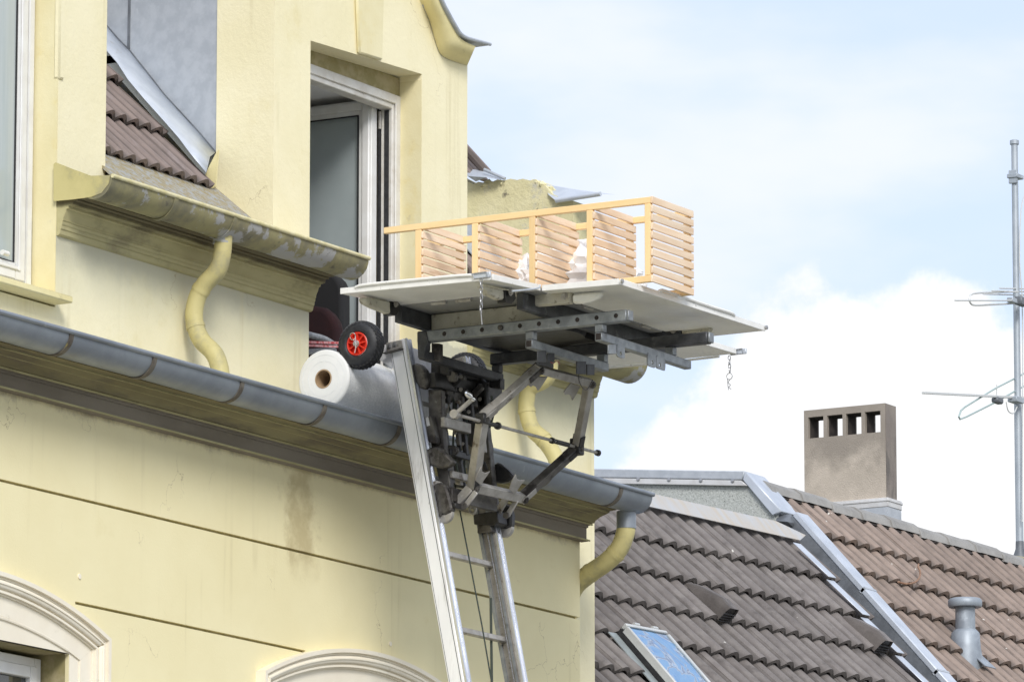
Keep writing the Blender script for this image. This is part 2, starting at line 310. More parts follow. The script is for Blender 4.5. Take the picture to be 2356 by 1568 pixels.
# ------------------------------------------------------------ building objects
WL = {}     # world location of every object built
def tag(o, label=None, cat=None, group=None, kind=None):
    for k, v in (('label', label), ('category', cat), ('group', group), ('kind', kind)):
        if v: o[k] = v
    return o
def thing(name, label, cat, loc=(0, 0, 0), group=None):
    o = bpy.data.objects.new(name, None); col.objects.link(o); o.location = loc; o.empty_display_size = .2
    WL[o] = Vector(loc); return tag(o, label, cat, group)
class MB:
    def __init__(s): s.v = []; s.f = []
    def add(s, vs, fs):
        k = len(s.v); s.v += [Vector(p) for p in vs]; s.f += [tuple(i+k for i in f) for f in fs]; return s
    def box(s, a, b):
        x0, y0, z0 = (min(a[i], b[i]) for i in range(3)); x1, y1, z1 = (max(a[i], b[i]) for i in range(3))
        return s.add([(x0,y0,z0),(x1,y0,z0),(x1,y1,z0),(x0,y1,z0),(x0,y0,z1),(x1,y0,z1),(x1,y1,z1),(x0,y1,z1)],
                     [(0,3,2,1),(4,5,6,7),(0,1,5,4),(1,2,6,5),(2,3,7,6),(3,0,4,7)])
    def prism(s, poly, ext):
        poly = [Vector(p) for p in poly]; ext = Vector(ext); n = len(poly)
        nrm = Vector((0, 0, 0))
        for i in range(n): nrm += poly[i].cross(poly[(i+1) % n])
        if nrm.dot(ext) > 0: poly = poly[::-1]
        vs = poly + [p+ext for p in poly]
        return s.add(vs, [tuple(range(n)), tuple(range(2*n-1, n-1, -1))] + [((i+1) % n, i, n+i, n+(i+1) % n) for i in range(n)])
    def bar(s, p, q, wd, ht, ref=(0, 0, 1)):
        """box beam from p to q; wd across, ht along ref"""
        p, q = Vector(p), Vector(q); d = (q-p).normalized(); r = Vector(ref); sd_ = d.cross(r).normalized(); u = sd_.cross(d).normalized()
        a, b = sd_*wd/2, u*ht/2
        return s.add([p-a-b, p+a-b, p+a+b, p-a+b, q-a-b, q+a-b, q+a+b, q-a+b], [(0,1,2,3),(7,6,5,4),(0,4,5,1),(1,5,6,2),(2,6,7,3),(3,7,4,0)])
    def tube(s, pts, r, n=10, cap=True, closed=False):
        pts = [Vector(p) for p in pts]; m = len(pts); rs = r if isinstance(r, (list, tuple)) else [r]*m
        d0 = (pts[1]-pts[0]).normalized(); u = d0.orthogonal().normalized(); vs = []; k0 = 0
        for i, p in enumerate(pts):
            if closed: d = (pts[(i+1) % m]-pts[i-1]).normalized()
            else: d = ((pts[min(i+1, m-1)]-pts[i]).normalized() if i < m-1 else Vector((0,0,0))) + ((pts[i]-pts[i-1]).normalized() if i else Vector((0,0,0)))
            d = d.normalized(); u = (u-d*u.dot(d)).normalized(); w_ = d.cross(u)
            for j in range(n):
                a = 2*math.pi*j/n; vs.append(p+(u*math.cos(a)+w_*math.sin(a))*rs[i])
        fs = []
        for i in range(m if closed else m-1):
            for j in range(n):
                a, b = i*n+j, i*n+(j+1) % n; c, d_ = ((i+1) % m)*n+(j+1) % n, ((i+1) % m)*n+j
                fs.append((a, b, c, d_))
        if cap and not closed: fs += [tuple(range(n-1, -1, -1)), tuple((m-1)*n+j for j in range(n))]
        return s.add(vs, fs)
    def lathe(s, c, axis, prof, n=32, close=False):
        """prof: (distance along axis, radius)"""
        c = Vector(c); ax = Vector(axis).normalized(); u = ax.orthogonal().normalized(); w_ = ax.cross(u); vs = []
        for (h, r) in prof:
            for j in range(n):
                a = 2*math.pi*j/n; vs.append(c+ax*h+(u*math.cos(a)+w_*math.sin(a))*r)
        m = len(prof); fs = []
        for i in range(m if close else m-1):
            for j in range(n): fs.append((i*n+j, i*n+(j+1) % n, ((i+1) % m)*n+(j+1) % n, ((i+1) % m)*n+j))
        return s.add(vs, fs)
    def build(s, name, mat, parent=None, label=None, bevel=0, smooth=40, seg=1):
        lo = Vector([min(v[i] for v in s.v) for i in range(3)]); hi = Vector([max(v[i] for v in s.v) for i in range(3)]); c = (lo+hi)/2
        me = bpy.data.meshes.new(name); me.from_pydata([v-c for v in s.v], [], s.f); me.validate()
        bm = bmesh.new(); bm.from_mesh(me); bmesh.ops.recalc_face_normals(bm, faces=bm.faces); bm.to_mesh(me); bm.free()
        me.materials.append(MATS[mat]); me.polygons.foreach_set('use_smooth', [True]*len(me.polygons)); me.set_sharp_from_angle(angle=R(smooth))
        o = bpy.data.objects.new(name, me); col.objects.link(o); WL[o] = c
        if parent: o.parent = parent; o.location = c-WL[parent]
        else: o.location = c
        if bevel:
            b = o.modifiers.new('bevel', 'BEVEL'); b.width = bevel; b.segments = seg; b.limit_method = 'ANGLE'; b.angle_limit = R(35)
        if label: o['label'] = label
        return o
def B(): return MB()
def place(me, name, parent, mtx):
    o = bpy.data.objects.new(name, me); col.objects.link(o); WL[o] = mtx.to_translation()
    o.parent = parent; o.matrix_local = Matrix.Translation(-WL[parent]) @ mtx; return o
def mesh_of(mb, name, mat, smooth=40):
    me = bpy.data.meshes.new(name); me.from_pydata(mb.v, [], mb.f)
    bm = bmesh.new(); bm.from_mesh(me); bmesh.ops.recalc_face_normals(bm, faces=bm.faces); bm.to_mesh(me); bm.free()
    me.materials.append(MATS[mat]); me.polygons.foreach_set('use_smooth', [True]*len(me.polygons)); me.set_sharp_from_angle(angle=R(smooth)); return me
def arc(cx, cy, r, a0, a1, n): return [(cx+r*math.cos(R(a0+(a1-a0)*i/n)), cy+r*math.sin(R(a0+(a1-a0)*i/n))) for i in range(n+1)]
def smooth_pts(pts, k=4):
    P_ = [Vector(p) for p in pts]; o = []
    for i in range(len(P_)-1):
        p0, p1, p2, p3 = P_[max(i-1, 0)], P_[i], P_[i+1], P_[min(i+2, len(P_)-1)]
        for j in range(k):
            t = j/k; o.append(.5*((2*p1)+(p2-p0)*t+(2*p0-5*p1+4*p2-p3)*t*t+(3*p1-p0-3*p2+p3)*t**3))
    o.append(P_[-1]); return o
def rough_edges(o, amt, cuts=1): pass

# ------------------------------------------------------------ ground
def sheet(name, x0, x1, y0, y1, z, mat): return tag(B().add([(x0,y0,z),(x1,y0,z),(x1,y1,z),(x0,y1,z)], [(0,1,2,3)]).build(name, mat), kind='structure')
sheet('ground', -1500, 1500, -1500, 1500, -.004, 'ground_earth')
sheet('road', -200, 300, -12.5, -3.2, 0, 'cobblestone')
for y0, y1 in ((-3.2, -.0), (-15.8, -12.5)):
    tag(B().box((-200, y0, -.1), (300, y1, .12)).build('pavement', 'pavement_stone'), kind='structure')

# ============================================================ YELLOW HOUSE
XC = 30.225          # right corner of the main wall
Y1 = .25             # plane of the attic storey and of the set-back strip
house = thing('yellow_house', 'pale yellow rendered town house with attic dormers and two grey eaves gutters', 'house', (27, 3, 0))
# lower wall in bands with recessed joints
ZT = 6.90
jo = [(6.316, 6.331), (5.788, 5.803)]
wall = B()
wall.box((18, .022, jo[0][0]-.01), (XC-.03, .3, ZT+.1))
wins = [(24.2-.82, 24.2+.82), (27.87-.82, 27.87+.82)]
ZL = 5.534
core = B(); core.box((18, .022, ZL), (XC-.02, .30, 7.0))
xs = [18, wins[0][0], wins[0][1], wins[1][0], wins[1][1], XC-.02]
for i in (0, 2, 4): core.box((xs[i], .022, 0), (xs[i+1], .30, ZL))
for i in (1, 3): core.box((xs[i], .022, 0), (xs[i+1], .30, 3.6))
core.box((18, .30, 0), (XC-.02, .34, 3.6))
core.build('wall_core', 'groove', house)
B().box((18, 0, jo[0][1]), (XC, .021, 7.0)).build('wall_band', 'plaster_lower', house)
B().box((18, 0, jo[1][1]), (XC, .021, jo[0][0])).build('wall_band', 'plaster_lower', house)
lb = B()
gx0, gx1 = 25.07, 27.25      # second joint only runs between the two window surrounds
lb.box((18, 0, jo[1][0]), (gx0, .021, jo[1][1])); lb.box((gx1, 0, jo[1][0]), (XC, .021, jo[1][1]))
lb.box((18, 0, ZL), (XC, .021, jo[1][0]))
for i in (0, 2, 4): lb.box((xs[i], 0, 0), (xs[i+1] if i < 4 else XC, .021, ZL))
lb.build('wall_band', 'plaster_lower', house)
B().box((XC-.019, .0215, 0), (XC+.0, .30, 7.0)).build('end_wall', 'plaster_lower', house)
# set back strip and attic wall
def py(x, y, Y=Y1): return FY(x, y, Y)
X_LP0, X_LP1 = 25.223, 25.663        # left pier
X_RD0, X_J0, X_J1, X_RD1 = 27.291, 27.665, 28.858, 29.367
X_END = 30.846
up_ = B()
up_.box((XC+.001, Y1, 0), (X_END, 8.0, 6.95))
up_.box((18, Y1, 6.95), (23.6, .55, 11.5))
up_.box((23.6, Y1, 6.95), (X_LP0, .55, py(100, 690, .25).z-.02))
up_.box((X_LP0, Y1, 6.95), (X_J0, .60, 7.93))
up_.box((X_J0, Y1, 6.95), (X_J1, .60, 7.06))
up_.box((X_J1, Y1, 6.95), (X_END, .60, 7.93))
up_.build('attic_wall', 'plaster_upper', house)
B().box((X_LP0, Y1, 7.93), (X_LP1, .62, 11.6)).build('dormer_pier', 'plaster_upper', house)
# the thin raised bead on the left pier
b = B(); pt = FY(123, 178, .25); b.box((X_LP0-.012, .236, pt.z), (X_LP0+.038, .276, 11.0))
b.build('pier_moulding', 'plaster_upper', house, bevel=.01)
# right dormer front
ztopJ = 9.255
dr = B()
dr.box((X_RD0, Y1, 7.93), (X_J0, .62, 9.20)); dr.box((X_J1, Y1, 7.93), (X_RD1, .62, 9.20))
gable = [py(*z2(*p)) for p in [(925, 312), (850, 268), (815, 215), (790, 120), (740, 0), (715, -60)]]
top_z = gable[-1].z
poly = [Vector((X_RD0, Y1, ztopJ)), Vector((X_RD1, Y1, ztopJ))] + [Vector((min(p.x, X_RD1), Y1, p.z)) for p in gable] + [Vector((X_RD0, Y1, top_z))]
poly = [Vector((X_RD0, Y1, 9.2)), Vector((X_J0, Y1, 9.2)), Vector((X_J0, Y1, 9.236)), Vector((X_J1, Y1, 9.284)), Vector((X_J1, Y1, 9.2)), Vector((X_RD1, Y1, 9.2)), Vector((X_RD1, Y1, gable[0].z+.10))]+[Vector((g.x+.06, Y1, g.z)) for g in gable[3:]]+[py(*z2(700, -340)), Vector((X_RD0, Y1, py(*z2(700, -340)).z))]
dr.prism(poly, (0, .37, 0))
dr.build('dormer_wall', 'plaster_upper', house)
# keystone above the window
kp = [FY(*z2(*p), Y1-.025) for p in [(385, 0), (410, 256), (522, 292), (535, 0)]]
for p in kp[:1]+kp[-1:]: p.z += .35
B().prism(kp, (0, .024, 0)).build('keystone', 'reveal_plaster', house, bevel=.010)
# gable moulding: a hollow that swells outward, in thin layers
inner = [(640, -340), (672, -180), (700, -40), (712, 20), (745, 100), (768, 180), (800, 262), (862, 296), (928, 316)]
outer = [(705, -340), (742, -180), (775, -40), (800, 20), (838, 88), (866, 136), (892, 180), (925, 205), (968, 224)]
nl = 9; gm = B(); rows = []
for k in range(nl+1):
    t = k/nl; yy = Y1-.004-.115*math.sin(t*math.pi/2)
    row = []
    for (a, c_) in zip(inner, outer):
        px_ = z2(a[0]+(c_[0]-a[0])*t, a[1]+(c_[1]-a[1])*t); row.append(FY(*px_, yy))
    rows.append(smooth_pts(row, 4))
m_ = len(rows[0]); vs = [p for r_ in rows for p in r_]
back = [Vector((p.x, Y1+.2, p.z)) for p in rows[-1]]
front = [Vector((p.x, p.y, p.z)) for p in rows[-1]]
vs += back
fs = []
for k in range(nl+1):
    for j in range(m_-1): fs.append((k*m_+j, k*m_+j+1, (k+1)*m_+j+1, (k+1)*m_+j))
gm.add(vs, fs)
gm.add([r_[-1] for r_ in rows]+[back[-1], Vector((rows[0][-1].x, Y1+.2, rows[0][-1].z))], [tuple(range(nl+3))])
gm.build('gable_moulding', 'plaster_ochre', house, smooth=70)
# zinc sheet that covers the gable
cop = [py(*z2(*p), .118) for p in [(712, -340), (750, -190), (784, -50), (806, 12), (842, 82), (870, 132), (893, 168), (925, 188), (975, 203), (1036, 220)]]
cs = smooth_pts(cop, 4); cb = B()
for i in range(len(cs)-1): 
    p, q = cs[i], cs[i+1]; nn = Vector((-(q-p).z, 0, (q-p).x)).normalized()*-.0
    cb.prism([p, q, q+Vector((.004, 0, .012)), p+Vector((.004, 0, .012))], (0, 1.6, 0))
cb.tube([p+Vector((0, -.004, .006)) for p in cs], .010, 8)
cb.build('gable_coping', 'zinc', house)
# zinc cheek of the right dormer, facing left
alY = math.atan(1.075); sY = Vector((0, -math.cos(alY), -math.sin(alY))); nY = Vector((0, -math.sin(alY), math.cos(alY))); eX = Vector((1, 0, 0))
roof_pt = lambda Y: 8.519+1.075*(Y-.611)
chk = B(); chk.prism([(X_RD0+.01, .62, roof_pt(.62)), (X_RD0+.01, 3.2, roof_pt(3.2)), (X_RD0+.01, 3.2, 11.6), (X_RD0+.01, .62, 11.6)], (.06, 0, 0)); chk.build('dormer_cheek', 'zinc', house)
sm = B()
for (a, b_) in (((299, 0), (296, 113)), ):
    sm.bar(SX(*a, X_RD0+.006)+Vector((0, 0, .3)), SX(*b_, X_RD0+.006), .012, .010, (1, 0, 0))
pts_ = [SX(*z1(*p), X_RD0+.004) for p in [(508, 118), (565, 185), (620, 240), (700, 340), (790, 455), (900, 575), (960, 640), (1040, 735)]]
for a, b_ in zip(pts_, pts_[1:]): sm.bar(a, b_, .010, .012, (1, 0, 0))
sm.build('cheek_seam', 'lead', house)
# soaker flashing between the cheek and the tiles
up_line = pts_
lo_line = [PL(*z1(*p), Vector((0, .611, 8.519))+nY*.065, nY) for p in [(508, 235), (565, 300), (620, 385), (700, 480), (790, 580), (860, 660), (920, 740), (995, 832)]]
fb = B(); vs = []
for a, c_ in zip(up_line, lo_line): vs += [a, a.lerp(c_, .35)+Vector((-.022, 0, .012)), c_]
fb.add(vs, [(3*i+j, 3*i+3+j, 3*i+4+j, 3*i+1+j) for i in range(len(up_line)-1) for j in (0, 1)])
fo = fb.build('flashing', 'zinc_light', house); so_ = fo.modifiers.new('solid', 'SOLIDIFY'); so_.thickness = .004
# -------- windows of the attic
# right dormer window: open, sash swung inward
win = thing('window', None, None); del win
def empty_part(name, parent, loc, label=None):
    o = bpy.data.objects.new(name, None); col.objects.link(o); WL[o] = Vector(loc); o.parent = parent; o.location = Vector(loc)-WL[parent]; o.empty_display_size = .1
    if label: o['label'] = label
    return o
YF = .40
wr = empty_part('window', house, (28.3, YF, 8.2), 'open attic window, sash swung into the room')
f = B(); X0, X1 = X_J0-.02, X_J1+.0; ZB, ZH = 7.07, 9.17
f.box((X1-.075, YF, ZB), (X1, YF+.075, ZH)); f.box((X0, YF, ZB), (X0+.075, YF+.075, ZH)); f.box((X0+.076, YF, ZH-.085), (X1-.076, YF+.075, ZH))
f.box((X1-.052, YF-.012, ZB), (X1-.001, YF-.001, ZH-.001)); f.box((X0+.001, YF-.012, ZH-.055), (X1-.053, YF-.001, ZH-.001)); f.box((X0+.076, YF, ZB), (X1-.076, YF+.075, ZB+.07))
f.build('frame', 'pvc_dirty', wr, bevel=.004)
g = B(); g.box((X1-.080, YF+.02, ZB+.07), (X1-.0765, YF+.05, ZH-.09)); g.box((X1-.086, YF+.076, ZB), (X1-.03, YF+.09, ZH)); g.build('gasket', 'rubber_black', wr)
# plaster packing above and beside the frame
g = B(); g.box((X0, YF-.002, ZH+.001), (X1, YF+.07, ztopJ+.02)); g.box((X1+.001, YF-.004, ZB), (X1+.03, YF+.07, ztopJ)); g.build('filler', 'groove', wr)
xh = X1-.10                                     # hinge line; the sash stands at right angles to the wall
s_ = B(); ya, yb = YF+.085, YF+1.13; zb, zt = ZB+.04, ZH-.035
def ringX(mb, x0, x1, ya, yb, za, zb_, w_):
    mb.box((x0, ya, za), (x1, ya+w_, zb_)); mb.box((x0, yb-w_, za), (x1, yb, zb_)); mb.box((x0, ya+w_+.0005, za), (x1, yb-w_-.0005, za+w_)); mb.box((x0, ya+w_+.0005, zb_-w_), (x1, yb-w_-.0005, zb_))
ringX(s_, xh-.06, xh, ya, yb, zb, zt, .085); ringX(s_, xh-.072, xh-.061, ya+.012, yb-.012, zb+.012, zt-.012, .045)
s_.build('sash', 'pvc', wr, bevel=.004)
s_ = B(); ringX(s_, xh-.064, xh-.0605, ya+.084, yb-.084, zb+.084, zt-.084, .008); s_.build('gasket', 'rubber_black', wr)
B().box((xh-.035, ya+.08, zb+.08), (xh-.028, yb-.08, zt-.08)).build('pane', 'frosted_glass', wr)
h_ = B(); 
for zz in (zb+.95-.35, zt-.10): h_.lathe((xh+.018, ya-.008, zz-.06), (0, 0, 1), [(0, 0), (0, .011), (.10, .011), (.10, 0)], 10)
h_.build('hinge', 'worn_steel', wr)
# room behind
rm = B(); rx0, rx1, ry0, ry1, rz0, rz1 = 27.36, 29.3, .63, 4.6, 7.0, 9.32
room = B()
room.add([(rx0,ry0,rz0),(rx1,ry0,rz0),(rx1,ry1,rz0),(rx0,ry1,rz0),(rx0,ry0,rz1),(rx1,ry0,rz1),(rx1,ry1,rz1),(rx0,ry1,rz1)], [(1,2,6,5),(2,3,7,6),(3,0,4,7),(0,1,2,3)])
room.build('room_wall', 'room_wall', house)
B().box((rx0, ry0-.18, ZH+.005), (rx1, ry1, ZH+.05)).build('ceiling', 'room_ceiling', house)
# left attic window (closed)
wl = empty_part('window', house, (24.6, YF, 8.4), 'closed white attic window at the left edge')
zs = FY(40, 668, YF-.02).z
def pyf(x, y): return FY(x, y, YF)
xe = pyf(73, 300).x
f = B()
def nest(mb, xr, zb_, w_, y0, y1, xl=23.6, zt_=11.0):
    mb.box((xr-w_, y0, zb_), (xr, y1, zt_)); mb.box((xl, y0, zb_), (xr-w_-.0005, y1, zb_+w_))
nest(f, xe, zs, .075, YF, YF+.08); nest(f, xe-.004, zs+.004, .045, YF-.014, YF-.001)
f.build('frame', 'pvc', wl, bevel=.004)
f = B(); nest(f, xe-.058, zs+.058, .085, YF-.012, YF+.03); nest(f, xe-.105, zs+.105, .022, YF-.022, YF-.013); f.build('sash', 'pvc', wl, bevel=.005)
f = B(); nest(f, xe-.143, zs+.143, .007, YF-.004, YF+.03); f.build('gasket', 'rubber_black', wl)
B().box((23.6, YF+.004, zs+.13), (xe-.14, YF+.010, 11.0)).build('pane', 'curtained_pane', wl)
B().box((23.6, YF+.12, zs+.1), (xe-.10, YF+.13, 11.0)).build('curtain', 'blind_cloth', wl)
B().lathe(FY(5, 566+14, YF-.03), (1, 0, 0), [(0, 0), (0, .014), (.05, .014), (.05, 0)], 10).build('hinge', 'pvc', wl)
# sill under it
zs1 = FY(138, 676, .16).z
b = B(); b.box((23.2, .14, zs1-.035), (X_LP0+.0, .42, zs1)); b.prism([(23.2, .145, zs1+.0005), (23.2, .41, zs1+.0005), (23.2, .41, zs1+.06)], (X_LP0-23.2-.01, 0, 0)); b.build('window_sill', 'plaster_ochre', house, bevel=.006)
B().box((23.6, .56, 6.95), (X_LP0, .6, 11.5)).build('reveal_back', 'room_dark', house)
# ochre faces of the reveals
B().box((X_LP0-.004, .2505, zs1+.03), (X_LP0-.0005, YF-.005, 11.5)).build('reveal', 'reveal_plaster', house)
B().box((X_J1-.004, .2505, 7.1), (X_J1-.0005, YF-.005, 9.25)).build('reveal', 'reveal_plaster', house)
# -------- upper cornice and gutter (two runs, left and right of the dormer)
prof_up = [(.25, 7.925), (.105, 7.925), (.105, 7.905), (.135, 7.903), (.135, 7.895), (.155, 7.893), (.158, 7.872), (.188, 7.870), (.190, 7.850), (.200, 7.835), (.210, 7.818), (.214, 7.80), (.214, 7.79), (.221, 7.788), (.222, 7.772), (.228, 7.770), (.229, 7.752), (.236, 7.750), (.238, 7.722), (.2495, 7.720)]
def cornice(x0, x1, prof, mat, name='cornice'):
    mb = B(); mb.prism([Vector((x0, y, z)) for y, z in prof], (x1-x0, 0, 0)); return mb.build(name, mat, house)
prof_up2 = [(.25, 7.925), (.085, 7.925), (.085, 7.903), (.125, 7.901), (.125, 7.893), (.147, 7.890), (.150, 7.872), (.178, 7.868), (.178, 7.856), (.190, 7.852), (.196, 7.832), (.206, 7.812), (.209, 7.800), (.206, 7.798), (.214, 7.791), (.211, 7.789), (.214, 7.775), (.219, 7.771), (.216, 7.769), (.219, 7.754), (.226, 7.750), (.223, 7.748), (.228, 7.728), (.237, 7.722), (.2495, 7.720)]
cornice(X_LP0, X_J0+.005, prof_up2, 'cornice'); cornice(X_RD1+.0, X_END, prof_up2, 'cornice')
def gutter(x0, x1, yc, zc, r, mat, straps, bead_r, bead_mat, name='gutter', strap_mat='gutter_strap'):
    mb = B(); th = .004
    outer = [(yc-r*math.cos(R(a)), zc-r*math.sin(R(a))) for a in range(0, 181, 12)]
    inn = [(yc-(r-th)*math.cos(R(a)), zc-(r-th)*math.sin(R(a))) for a in range(180, -1, -12)]
    pf = outer+inn; n = len(pf); segs = max(2, int((x1-x0)/.5)); vs = []
    for i in range(segs+1):
        x = x0+(x1-x0)*i/segs; dz = .004*math.sin(i*1.9)+.003*math.sin(i*.7)
        vs += [Vector((x, y, z+dz*.5)) for y, z in pf]
    fs = [(i*n+j, i*n+(j+1) % n, (i+1)*n+(j+1) % n, (i+1)*n+j) for i in range(segs) for j in range(n)]
    fs += [tuple(range(n)), tuple(segs*n+j for j in range(n))]
    mb.add(vs, fs)
    for x in (x0, x1): mb.prism([Vector((x-.002, y, z)) for y, z in outer], (.004, 0, 0))
    gt = mb.build(name, mat, house, smooth=30)
    B().tube([(x0-.004, yc-r-bead_r*.3, zc+bead_r*.4), (x1+.004, yc-r-bead_r*.3, zc+bead_r*.4)], bead_r, 10).build('bead', bead_mat, gt)
    for x in straps:
        sb = B(); o2 = [(yc-(r+.006)*math.cos(R(a)), zc-(r+.006)*math.sin(R(a))) for a in range(4, 181, 11)]; i2 = [(yc-(r+.0005)*math.cos(R(a)), zc-(r+.0005)*math.sin(R(a))) for a in range(180, 3, -11)]
        sb.prism([Vector((x, y, z)) for y, z in o2+i2], (.035, 0, 0)); sb.build('strap', strap_mat, gt)
    return gt
gx = lambda x, y: FY(x, y, -.35).x
gutter(18, 30.335, -.318, 7.02, .100, 'gutter_zinc', [22.0, 22.9]+[gx(133, 790), gx(325, 840), gx(527, 890), gx(718, 942), gx(890, 988), gx(1062, 1035), gx(1243, 1080), gx(1402, 1125)], .013, 'gutter_zinc')
gu = gutter(25.20, 27.705, 0.0, 7.985, .105, 'old_gutter', [FY(380, 470, -.05).x, FY(516, 515, -.05).x], .011, 'gutter_paint', strap_mat='old_gutter')
gutter(X_RD1+.0, 30.83, 0.0, 7.905, .12, 'old_gutter', [30.2], .011, 'gutter_paint', strap_mat='old_gutter')
# end plate of the upper gutter
B().prism([SX(*z1(*p), 25.195) for p in [(258, 792), (268, 783), (350, 815), (440, 848), (530, 845), (524, 885), (490, 930), (440, 950), (345, 962), (258, 970)]], (.006, 0, 0)).build('gutter_end_plate', 'pipe_yellow', house)
b = B(); b.lathe((25.198, 0, 7.985), (1, 0, 0), [(0, .108), (.02, .108)], 24); 
# lower cornice
prof_lo = [(0, 6.995), (-.30, 6.995), (-.30, 6.968), (-.245, 6.966), (-.245, 6.952), (-.225, 6.950), (-.225, 6.940), (-.185, 6.938), (-.170, 6.925), (-.120, 6.908), (-.088, 6.888), (-.080, 6.874), (-.0005, 6.872)]
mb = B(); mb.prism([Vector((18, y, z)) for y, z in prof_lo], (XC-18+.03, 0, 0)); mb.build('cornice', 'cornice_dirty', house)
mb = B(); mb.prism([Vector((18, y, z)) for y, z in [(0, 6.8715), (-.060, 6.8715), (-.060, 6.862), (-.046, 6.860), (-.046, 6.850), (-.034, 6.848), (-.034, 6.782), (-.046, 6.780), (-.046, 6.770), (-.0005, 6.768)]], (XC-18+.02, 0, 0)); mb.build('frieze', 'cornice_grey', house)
for (ya_, yb_, z_, h_) in ((-.172, -.180, 6.9262, .009), (-.121, -.128, 6.909, .008), (-.2265, -.2470, 6.9535, .011), (-.062, -.070, 6.8620, .009), (-.048, -.053, 6.7705, .009)): B().box((18, ya_, z_), (XC+.03, yb_, z_+h_)).build('fillet', 'cornice', house)
B().box((18, -.24, 6.9675), (XC+.10, -.301, 6.994)).build('soffit_board', 'cornice', house)
# ledge behind the gutter
B().prism([(18, -.30, 7.0), (18, -.30, 7.03), (18, -.24, 7.05), (18, .249, 7.135), (18, .249, 7.0)], (12.3, 0, 0)).build('ledge', 'zinc', house)
# white caps of old wall plugs
for p in ((182, 1325), (897, 1480)):
    c = FY(*p, 0); B().lathe((c.x, -.006, c.z), (0, 1, 0), [(0, 0), (0, .013), (.006, .014), (.006, 0)], 14).build('wall_plug', 'trim', house)
# -------- downpipes
def pipe(pts, r, name, mat, label=None, collars=()):
    ps = smooth_pts(pts, 6); o = B().tube(ps, r, 16).build(name, mat, house, label, smooth=50)
    for i, m_c in collars:
        p = ps[i]; d = (ps[min(i+1, len(ps)-1)]-ps[i-1]).normalized(); B().tube([p-d*.012, p+d*.012], r+.003, 16).build('collar', m_c, o)
    return o
xp = FY(512, 545, -.0).x
def spipe(x, px): return [SX(a, b_, x) for a, b_ in px]
pp = pipe([(xp, 0, 7.90)]+spipe(xp, [(514, 545), (511, 585), (500, 622), (470, 655), (452, 690), (447, 735), (462, 780), (492, 812), (505, 845), (509, 880)]), .048, 'downpipe', 'pipe_yellow', collars=[(26, 'pipe_yellow'), (38, 'pipe_yellow')])
B().tube([(xp, 0, 7.90), (xp, 0, 7.855)], .052, 16).build('outlet', 'old_gutter', house)
xp2 = FY(1212, 940, .17).x
pipe([(xp2, 0.02, 7.90)]+spipe(xp2, [(1262, 862), (1222, 890), (1213, 912), (1212, 945), (1224, 985), (1250, 1010), (1272, 1040), (1282, 1065), (1284, 1090)]), .048, 'downpipe', 'pipe_yellow', collars=[(24, 'pipe_yellow'), (36, 'pipe_yellow')])
xp3 = 30.275
pt = spipe(xp3, [(1441, 1200), (1438, 1228), (1424, 1262), (1395, 1292), (1352, 1322), (1322, 1350), (1306, 1392), (1304, 1440)])
pp = pipe([(xp3, pt[0].y, 6.90)]+pt+[(xp3, pt[-1].y, 0.2)], .055, 'downpipe', 'pipe_yellow', collars=[(20, 'pipe_yellow'), (29, 'pipe_yellow')])
B().tube([(xp3, pt[0].y, 6.93), (xp3, pt[0].y, 6.83)], .057, 16).build('outlet', 'gutter_zinc', house)
